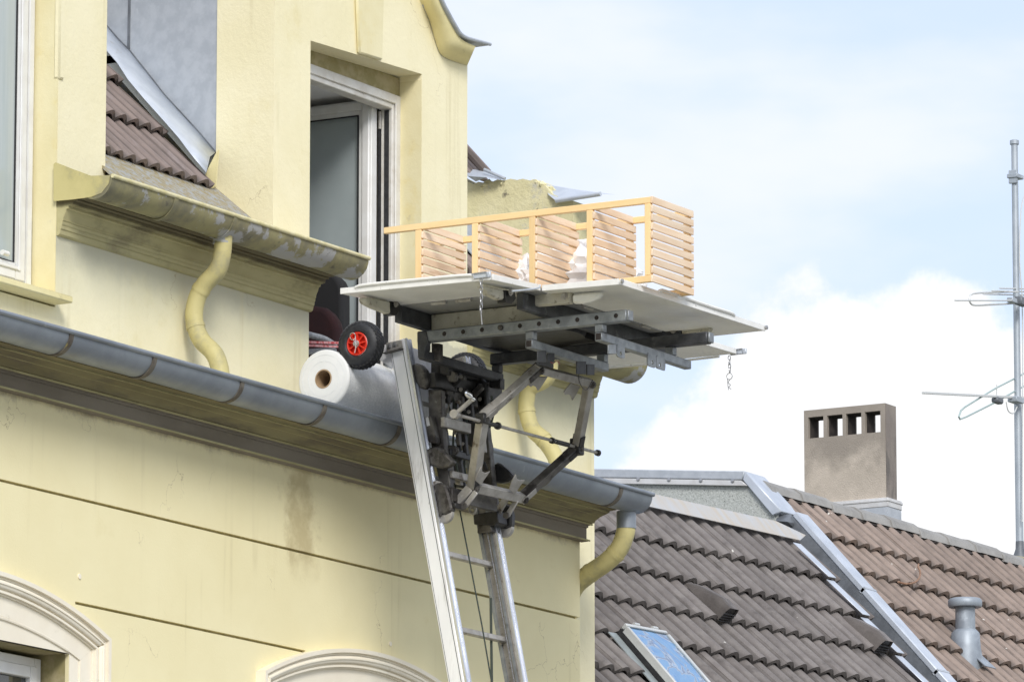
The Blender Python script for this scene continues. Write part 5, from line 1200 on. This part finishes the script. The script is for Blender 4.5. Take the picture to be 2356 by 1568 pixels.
# clevis plates at the joints
for c, d, m_ in ((EL, TL, 'worn_steel'), (ER, TR, 'black_steel'), (ER, BR, 'black_steel'), (BR, ER, 'worn_steel'), (TL, EL, 'greasy_steel'), (BL, EL, 'black_steel'), (EL, BL, 'black_steel')):
    dd = (d-c).normalized()
    for sgn in (-1, 1): B().bar(c-dd*.02+JN*.026*sgn, c+dd*.085+JN*.026*sgn, .040, .006, JN).build('clevis', m_, pf, bevel=.002)
B().box(EL+Vector((-.035, -.03, -.035)), EL+Vector((.035, .03, .02))).build('spindle_nut', 'black_steel', pf, bevel=.006)
B().box(ER+Vector((-.035, -.03, -.04)), ER+Vector((.03, .03, .05))).build('spindle_nut', 'black_steel', pf, bevel=.006)
sp0, sp1 = FY(*z5(985, 718), Ym_), FY(*z5(1868, 957), Ym_)
sp = B().tube([sp0, sp1], .0085, 12).build('spindle', 'worn_steel', pf)
sx = (sp1-sp0).normalized()
for t_, l_, r_ in ((.21, .10, .012), (.275, .016, .020), (.69, .14, .013), (.66, .02, .017)): p = sp0.lerp(sp1, t_); B().tube([p, p+sx*l_], r_, 12).build('collar', 'black_steel', sp)
B().lathe(sp1-sx*.014, sx, [(0, .010), (.002, .017), (.020, .018), (.026, .012), (.026, 0)], 14).build('end_knob', 'greasy_steel', sp)
# fork shaped ears
def ears(pts, c, mat='worn_steel'):
    n_ = JN; B().prism([PL(*z5(*p), c-JN*.0, JN) for p in pts], JN*-.008).build('fork_ear', mat, pf, bevel=.002)
ears([(1435, 535), (1480, 480), (1555, 480), (1530, 520), (1495, 570), (1482, 545), (1462, 535), (1450, 545)], TL-JN*.03)
ears([(1655, 580), (1700, 520), (1760, 540), (1735, 590), (1710, 630), (1700, 600), (1685, 590), (1668, 595)], TL-JN*.03)
ears([(1100, 1130), (1112, 1090), (1140, 1040), (1145, 1075), (1165, 1085), (1195, 1072), (1160, 1120), (1135, 1160)], BL+JN*.03)
ears([(1315, 1190), (1330, 1140), (1355, 1090), (1362, 1120), (1380, 1130), (1412, 1128), (1385, 1160), (1350, 1215)], BL+JN*.03)
# crank
ck = empty_part('crank', pf, sp0)
h0 = sp0+Vector((-.02, 0, 0)); h1 = SX(*q3(1225, 925), h0.x)
B().bar(h0, h1, .022, .016, (1, 0, 0)).build('crank_arm', 'worn_steel', ck, bevel=.003)
B().lathe(h0-sx*.018, sx, [(0, 0), (0, .024), (.034, .024), (.034, 0)], 16).build('crank_hub', 'worn_steel', ck)
kd = (SX(*q3(1160, 862), h1.x-.09)-h1).normalized()
B().lathe(h1, kd, [(-.01, .012), (.012, .013), (.02, .008), (.03, .010), (.06, .017), (.10, .014), (.118, .006), (.118, 0)], 16).build('crank_knob', 'chrome', ck, smooth=60)

# ---- carriage on the rails
XA, XD = 27.435, 27.99
def p5(*pts): return [z5(*p) for p in pts]
def car(pts, X, th, mat, name, bev=.004): return xplate(p5(*pts), X, th, name, mat, bev)
car([(802, 560), (885, 560), (890, 740), (905, 930), (940, 1150), (958, 1300), (905, 1300), (868, 1120), (820, 900), (806, 740)], XA+.02, .045, 'greasy_steel', 'side_member')
car([(1085, 540), (1165, 545), (1170, 780), (1195, 1010), (1228, 1300), (1175, 1300), (1140, 1080), (1105, 880), (1095, 700)], XD-.02, .045, 'greasy_steel', 'side_member')
car([(775, 735), (822, 722), (855, 870), (850, 900), (800, 888)], XA-.03, .045, 'greasy_steel', 'level_box')
xplate([q3(*p) for p in ((632, 1158), (668, 1146), (690, 1255), (650, 1268))], XA-.0315, .001, 'level_glass', 'cap_white', 0)
# guide roller guards
def roller(pts, X, th, ctr, nm='roller_guard', mat='greasy_steel'):
    o = car(pts, X, th, mat, nm, .010)
    for (c, r_) in ctr: 
        cc = SX(*z5(*c), X); B().lathe(cc, (-1, 0, 0), [(-.002, r_), (.004, r_), (.004, r_*.5), (.010, r_*.5), (.010, 0)], 18).build('bolt', 'greasy_steel', o)
    return o
roller([(690, 412), (718, 394), (755, 400), (785, 440), (800, 520), (785, 552), (752, 556), (728, 520), (700, 480), (684, 440)], XA-.045, .05, [((707, 446), .016)])
roller([(780, 942), (812, 922), (860, 914), (905, 955), (962, 1012), (925, 1040), (885, 1052), (825, 1040), (790, 1018)], XA-.05, .055, [((812, 965), .014)])
hs = roller([(820, 1175), (845, 1145), (885, 1140), (910, 1160), (925, 1200), (950, 1300), (948, 1325), (905, 1345), (868, 1345), (845, 1325), (832, 1260)], XA-.05, .05, [((850, 1200), .018), ((853, 1262), .015), ((872, 1335), .018)])
for c, r_ in (((845, 1188), .050), ((900, 1337), .050)):
    cc = SX(*z5(*c), XA-.04); B().lathe(cc, (1, 0, 0), [(0, 0), (0, r_*.8), (.006, r_), (.028, r_), (.034, r_*.8), (.034, 0)], 28).build('roller', 'worn_steel', pf, smooth=50)
roller([(1196, 1052), (1222, 1018), (1245, 1015), (1300, 1062), (1343, 1108), (1300, 1135), (1255, 1146), (1208, 1140)], XD+.05, .05, [((1215, 1075), .013)], mat='black_steel')
roller([(1215, 1330), (1262, 1270), (1310, 1290), (1326, 1345), (1322, 1420), (1285, 1432), (1240, 1420), (1216, 1390)], XD+.05, .05, [((1248, 1425), .014)], mat='black_steel')
cc = SX(*z5(1272, 1424), XD+.06); B().lathe(cc, (1, 0, 0), [(0, 0), (0, .043), (.006, .052), (.034, .052), (.04, .043), (.04, 0)], 28).build('roller', 'worn_steel', pf, smooth=50)
car([(1085, 1345), (1100, 1340), (1235, 1318), (1245, 1395), (1215, 1412), (1090, 1405)], XD-.06, .10, 'black_steel', 'clamp')
car([(1112, 1412), (1190, 1400), (1205, 1450), (1110, 1460)], XD-.05, .08, 'greasy_steel', 'clamp')
# cross members parallel to the facade
def xbar(pa, pb, Y, h_, w_, mat, name='cross_member'):
    a, b_ = FY(*z5(*pa), Y), FY(*z5(*pb), Y); b_.z = a.z+(b_.z-a.z)*.3; return B().bar(a, b_, w_, h_).build(name, mat, pf, bevel=.004)
YA = SX(*z5(840, 500), XA+.02).y
xbar((820, 500), (1240, 560), YA, .08, .06, 'black_steel'); xbar((880, 420), (1260, 500), YA-.03, .05, .05, 'black_steel')
YB_ = SX(*z5(880, 770), XA).y
xbar((895, 762), (1060, 800), YB_-.01, .055, .03, 'worn_steel'); xbar((930, 950), (1140, 1015), YB_, .035, .03, 'galvanised_dark'); xbar((900, 590), (1200, 650), YB_+.05, .05, .04, 'greasy_steel')
YC = SX(*z5(950, 1200), XA).y
xbar((940, 1215), (1225, 1270), YC, .075, .03, 'greasy_steel'); xbar((940, 1090), (1050, 1110), YC+.03, .04, .03, 'worn_steel'); xbar((960, 1285), (1020, 1295), YC-.03, .03, .03, 'black_steel')
# links from the carriage to the jack
for a, b_, w_ in (((975, 1275), (1065, 1175), .050), ((1035, 1290), (1105, 1200), .03), ((1240, 1330), (1290, 1245), .040), ((1300, 1350), (1360, 1250), .03)):
    Xk = XJ-.02 if a[0] < 1100 else BR.x-.06
    pa, pb = SX(*z5(*a), Xk), SX(*z5(*b_), Xk); B().bar(pa, pb, .012, w_, (pb-pa).cross(Vector((1, 0, 0)))).build('link', 'worn_steel', pf, bevel=.003)
    B().lathe(pa-Vector((.006, 0, 0)), (-1, 0, 0), [(0, .018), (.012, .018), (.012, 0)], 14).build('pivot_bolt', 'greasy_steel', pf)
# eye bolt
ce = SX(*z5(1083, 1312), 27.7); B().tube([ce+Vector((0, .021*math.cos(a), .021*math.sin(a)))for a in [j*math.pi/7 for j in range(14)]], .006, 8, closed=True).build('eye_bolt', 'worn_steel', pf)
# upper levers, gas strut, pulley boxes, slack cable
for p in ((820, 388, 880, 470), (865, 388, 935, 470), (1185, 485, 1255, 555)):
    car([(p[0], p[1]), (p[2], p[1]+8), (p[2], p[3]), (p[0], p[3]-8)], 27.47 if p[0] < 1100 else 27.93, .05, 'black_steel', 'pulley_box')
xplate([q3(*p) for p in ((850, 700), (985, 590), (1040, 588), (1085, 640), (1070, 690), (870, 850), (830, 800))], 27.60, .03, 'lever', 'black_steel', .006)
a, b_, c = SX(*q3(1025, 690), 27.63), SX(*q3(940, 965), 27.63), SX(*q3(882, 1155), 27.63)
g_ = B().tube([a, b_], .012, 12).build('gas_strut', 'black_steel', pf); B().tube([b_, c], .0045, 8).build('strut_rod', 'worn_steel', g_)
xplate([q3(*p) for p in ((1270, 700), (1330, 660), (1380, 720), (1400, 1000), (1420, 1230), (1340, 1230), (1290, 1100), (1270, 900))], 27.85, .04, 'lever', 'black_steel', .006)
xplate([q3(*p) for p in ((1200, 830), (1310, 720), (1350, 790), (1240, 900))], 27.80, .03, 'lever', 'greasy_steel', .006)
xplate([q3(*p) for p in ((960, 1180), (1015, 1100), (1020, 760), (975, 760))], 27.72, .02, 'winch_plate', 'black_steel', .004)
xplate([q3(*p) for p in ((1060, 1200), (1120, 1200), (1150, 1568), (1080, 1568))], 27.80, .02, 'winch_plate', 'greasy_steel', .004)
B().tube(smooth_pts([SX(*z5(*p), 28.02) for p in ((1170, 858), (1190, 875), (1202, 910), (1205, 960), (1198, 1020), (1195, 1070))], 4), .0075, 8).build('hose', 'green_cable', pf)
sp_ = []
for i in range(60): a = i*.9; c = SX(*z5(1145+i*.35, 1010+i*.9), 27.9); sp_.append(c+Vector((.013*math.cos(a), .013*math.sin(a), 0)))
B().tube(sp_, .003, 5).build('spring', 'black_steel', pf)
B().tube([SX(*z5(985, 870), 27.7), SX(*z5(1003, 945), 27.7)], .011, 8).build('turnbuckle', 'greasy_steel', pf)
car([(985, 600), (1105, 625), (1145, 905), (1090, 930), (1010, 880)], 27.93, .02, 'black_steel', 'shade_backing')  # dark sheets added to paint deep shade between the fittings
car([(905, 900), (1000, 920), (1035, 1180), (955, 1170)], 27.66, .02, 'galvanised_dark', 'shade_backing')
# smaller fittings that crowd the carriage
random.seed(21)
for (x, y, X, w5, h5, m_, nm) in ((905, 610, 27.52, 40, 60, 'black_steel', 'housing'), (1010, 560, 27.6, 60, 34, 'black_steel', 'housing'), (1000, 640, 27.62, 30, 90, 'greasy_steel', 'bracket'), (1060, 700, 27.7, 26, 120, 'black_steel', 'bracket'),
    (1130, 620, 27.85, 50, 80, 'black_steel', 'housing'), (900, 860, 27.5, 30, 90, 'black_steel', 'bracket'), (975, 830, 27.62, 22, 150, 'greasy_steel', 'bracket'), (1020, 900, 27.68, 26, 130, 'black_steel', 'bracket'), (930, 1080, 27.5, 34, 120, 'greasy_steel', 'bracket'),
    (985, 1130, 27.6, 40, 40, 'worn_steel', 'housing'), (1150, 1180, 27.86, 60, 50, 'greasy_steel', 'bracket'), (1130, 900, 27.86, 40, 90, 'worn_steel', 'bracket'), (1010, 480, 27.58, 34, 30, 'greasy_steel', 'housing'), (1090, 1040, 27.8, 36, 40, 'black_steel', 'housing')):
    t_ = .10; pts = [(x-w5/2, y-h5/2), (x+w5/2, y-h5/2+w5*.2), (x+w5/2+h5*t_, y+h5/2+w5*.2), (x-w5/2+h5*t_, y+h5/2)]
    o = xplate([z5(*p) for p in pts], X, .03, nm, m_, .004)
    cc = SX(*z5(x, y), X); B().lathe(cc, (-1, 0, 0), [(-.002, .011), (.006, .011), (.006, .006), (.012, .006), (.012, 0)], 10).build('bolt', 'worn_steel', o)
for (x, y, X, r_) in ((955, 480, 27.5, .028), (1050, 620, 27.75, .032), (960, 940, 27.55, .026), (1100, 960, 27.85, .022)):
    cc = SX(*z5(x, y), X); B().lathe(cc, (-1, 0, 0), [(-.02, 0), (-.02, r_), (-.012, r_), (-.008, r_*.75), (0, r_*.75), (.004, r_), (.012, r_), (.012, 0)], 20).build('pulley', 'greasy_steel', pf, smooth=50)
for pts in (((940, 560), (975, 700), (960, 900), (990, 1080)), ((1040, 700), (1050, 850), (1030, 1000), (1045, 1140)), ((1200, 600), (1215, 700), (1190, 800))):
    B().tube(smooth_pts([SX(*z5(*p), 27.62+.1*(pts[0][0] > 1000)) for p in pts], 4), .006, 6).build('hose', 'green_cable', pf)
for pts in (((1560, 375), (1585, 395), (1610, 380), (1630, 400)), ((1760, 450), (1745, 480), (1765, 540), (1800, 560), (1835, 500))):
    B().tube(smooth_pts([FY(*z5(*p), TL.y-.04) for p in pts], 4), .003, 5).build('wire', 'red_strap' if pts[0][0] < 1600 else 'greasy_steel', pf)
# hoisting cables
def cable(pts, r, mat): B().tube(pts, r, 6).build('cable', mat, lift)
yq = lambda x, y, m=.05: SX(x, y, x) if False else None
def CB(x, y, X): return SX(x, y, X)
cable([CB(*z5(895, 600), 27.66), CB(*z5(960, 1100), 27.66), CB(*q8(560, 0), 27.66), CB(*q8(760, 1040), 27.66), CB(*q8(850, 1568), 27.66)], .0042, 'green_cable')
cable([CB(*q8(842, 790), 27.90), CB(*q8(852, 1568), 27.82)], .0075, 'green_cable')
cable([CB(*q8(773, 0), 27.955), CB(*q8(905, 700), 27.955), CB(*q8(1060, 1568), 27.955)], .0035, 'steel_cable')
cable([CB(*q3(815, 870), 27.62), CB(*q3(870, 1160), 27.62), CB(*z5(925, 960), 27.62)], .0045, 'green_cable')
cable([CB(*q3(885, 870), 27.64), CB(*q3(1000, 1260), 27.64), CB(*z5(985, 880), 27.64)], .0045, 'green_cable')

# ============================================================ SHELF UNIT ON THE PLATFORM
XS0, XS1 = 27.15, 27.60
sh = thing('wooden_shelf', 'unfinished pine slatted shelf unit lying on its side on the platform', 'shelf', (27.37, -1.25, ZD))
yA, yB = SX(*q7(62, 270), XS0).y, SX(*q7(2000, 80), XS0).y
zT, zBo = SX(*q7(2000, 64), XS0).z, ZD+.004
zTl = SX(*q7(62, 245), XS0).z
RH = .034
for X in (XS0, XS1-.028):
    B().box((X, yB, zT-RH), (X+.028, yA, zT)).build('long_rail', 'pine_rail', sh, bevel=.0025)
    B().box((X, yB, zBo), (X+.028, yA, zBo+RH)).build('long_rail', 'pine_rail', sh, bevel=.0025)
slat = mesh_of(B().box((0, -.006, -.0188), (XS1-XS0+.004, .006, .0182)), 'slat', 'pine_slat')
n_s = 10; pitch = (zT-zBo-.0336)/(n_s-1)
for px in (290, 700, 1115, 1532, 1953):
    y0 = SX(*q7(px, 330), XS0).y; y1 = SX(*q7(px+44, 330), XS0).y
    for X in (XS0, XS1-.028):
        B().box((X+.0005, y1, zBo+RH+.0005), (X+.0275, y0, zT-RH-.0005)).build('post', 'pine_post', sh, bevel=.0025)
    for k_ in range(n_s):
        if k_ in (0, n_s-1) and px != 1953: 
            z = zBo+.0168+pitch*k_; o = place(slat, 'slat', sh, Matrix.Translation((XS0+.030, y1-.0065, z)) @ Matrix.Diagonal(((XS1-XS0-.058)/(XS1-XS0+.004), 1, 1, 1)))
        else:
            z = zBo+.0168+pitch*k_; o = place(slat, 'slat', sh, Matrix.Translation((XS0-.002, y1-.0068, z)) @ Matrix.Rotation(random.uniform(-.003, .003), 4, 'Y'))
        bv = o.modifiers.new('bevel', 'BEVEL'); bv.width = .0018; bv.segments = 1
# ---- crumpled packing paper
def crumple(c, r, seed, label, sx_=1.):
    bm = bmesh.new(); bmesh.ops.create_icosphere(bm, subdivisions=4, radius=1)
    for v in bm.verts:
        d = v.co.normalized(); q = d*2.1+Vector((seed*3.1, seed, 0)); n_ = abs(noise.noise(q))*.9+abs(noise.noise(q*2.3))*.55+noise.noise(q*5)*.14
        v.co = d*(1.12-n_*.75); v.co.x *= sx_; v.co.z = max(v.co.z*.86, -.62)
    me = bpy.data.meshes.new('packing_paper'); bm.to_mesh(me); bm.free(); me.materials.append(MATS['paper'])
    o = bpy.data.objects.new('packing_paper', me); col.objects.link(o); o.location = c; o.scale = (r, r, r); WL[o] = Vector(c)
    return tag(o, label, 'paper', 'crumpled packing paper behind the shelf')
def gp(x, y, X): return SX(*q7(x, y), X)
for (x, y, y_t, X, s_2, lb_) in ((1085, 575, 500, 27.72, 1, 'smaller ball of crumpled white paper between second and third shelf panel'), (1505, 505, 402, 27.72, 2, 'largest crumpled white paper heap left of the fourth slatted panel'),
                             (1270, 560, 480, 27.76, 3, 'crumpled white paper seen through slats of the third shelf panel'), (1650, 510, 470, 27.76, 4, 'crumpled white paper seen through slats of the fourth shelf panel')):
    c = gp(x, y, X); hh = gp(x, y_t, X).z-ZD; crumple((c.x, c.y, ZD+hh*.44), hh/1.42, s_2, lb_, 1.0)

# ============================================================ ROLLS OF BUBBLE WRAP
RC = SX(744, 871, 27.2)
def roll(x0, x1, c, r, label, open_end=True):
    t_ = thing('bubble_wrap_roll', label, 'bubble wrap', (x0, c.y, c.z-r), 'rolls of bubble wrap behind the gutter')
    n_ = 8; pr = [(0, .052), (0, r-.012), (.004, r-.004), (.012, r)]+[(x1*0+(x1-x0)*i/n_, r*(1+.008*math.sin(i*2.3))) for i in range(1, n_)]+[(x1-x0-.012, r), (x1-x0, r-.012), (x1-x0, .052)]
    o = B().lathe((x0, c.y, c.z), (1, 0, 0), pr[3:-1], 56).build('wrap', 'bubble_wrap', t_, smooth=60)
    for i, xx in enumerate((x0, x1)):
        B().lathe((xx, c.y, c.z), (1 if i else -1, 0, 0), [(-.012, r-.0005), (-.004, r-.004), (0, r-.012), (.0, .052)], 56).build('wrap_end', 'wrap_end', t_, smooth=60)
    B().lathe((x0-.002, c.y, c.z), (1, 0, 0), [(0, .0515), (0, .045), (x1-x0+.004, .045), (x1-x0+.004, .0515)], 32, close=True).build('core_tube', 'cardboard', t_)
    sp_ = []
    for i in range(2): B().tube([Vector((x0-.0006, c.y+(r-.03-.035*i)*math.cos(a), c.z+(r-.03-.035*i)*math.sin(a))) for a in [j*math.pi/16 for j in range(32)]], .0008, 4, closed=True).build('wrap_layer', 'bubble_wrap', t_)
    return t_
roll(27.2, 27.715, RC, .160, 'clear bubble wrap roll with brown cardboard core below the left red wheel')
roll(27.735, 28.30, RC+Vector((0, .03, .004)), .160, 'second bubble wrap roll, mostly hidden behind the lift ladder rails')

# ============================================================ ROPE, STRAP AND ARMCHAIR AT THE OPEN WINDOW
def RP(x, y, Y=.46): return FY(*z5(x, y), Y)
t_ = thing('grey_rope', 'thick grey rope lying over the open window sill behind the wheel', 'rope', RP(120, 330))
B().tube(smooth_pts([RP(20, 205), RP(75, 222), RP(130, 236), RP(180, 258), RP(230, 300), RP(260, 360)], 5), .018, 12).build('rope', 'grey_rope', t_)
B().tube(smooth_pts([RP(20, 330), RP(80, 322), RP(150, 318), RP(220, 316)], 5), .016, 12).build('rope', 'grey_rope', t_)
B().tube(smooth_pts([RP(480, 330, .10), RP(520, 352, .10), RP(545, 392, .10), RP(560, 450, .10)], 5), .020, 12).build('rope', 'grey_rope', t_)
t_ = thing('red_strap', 'worn red lashing strap stretched across the sill beside the grey rope', 'strap', RP(120, 290))
B().bar(RP(40, 263, .42), RP(250, 268, .42), .004, .014).build('strap', 'red_strap', t_); B().bar(RP(40, 283, .415), RP(250, 292, .415), .004, .012).build('strap', 'red_strap', t_)
ar = thing('armchair', 'dark red padded armchair standing in the dim room behind the window', 'armchair', FY(745, 860, .95))
ya_ = .82
A = [(690, 628), (752, 628), (766, 632), (777, 642), (784, 656), (786, 680), (786, 850), (690, 850)]
B().prism([SX(*p, 28.36) for p in A], (.10, 0, 0)).build('backrest', 'room_dark', ar, bevel=.02, seg=3)
A = [(690, 712), (720, 702), (742, 706), (758, 718), (770, 736), (775, 755), (775, 850), (690, 850)]
B().prism([SX(*p, 28.26) for p in A], (.09, 0, 0)).build('cushion', 'red_cloth', ar, bevel=.03, seg=3)
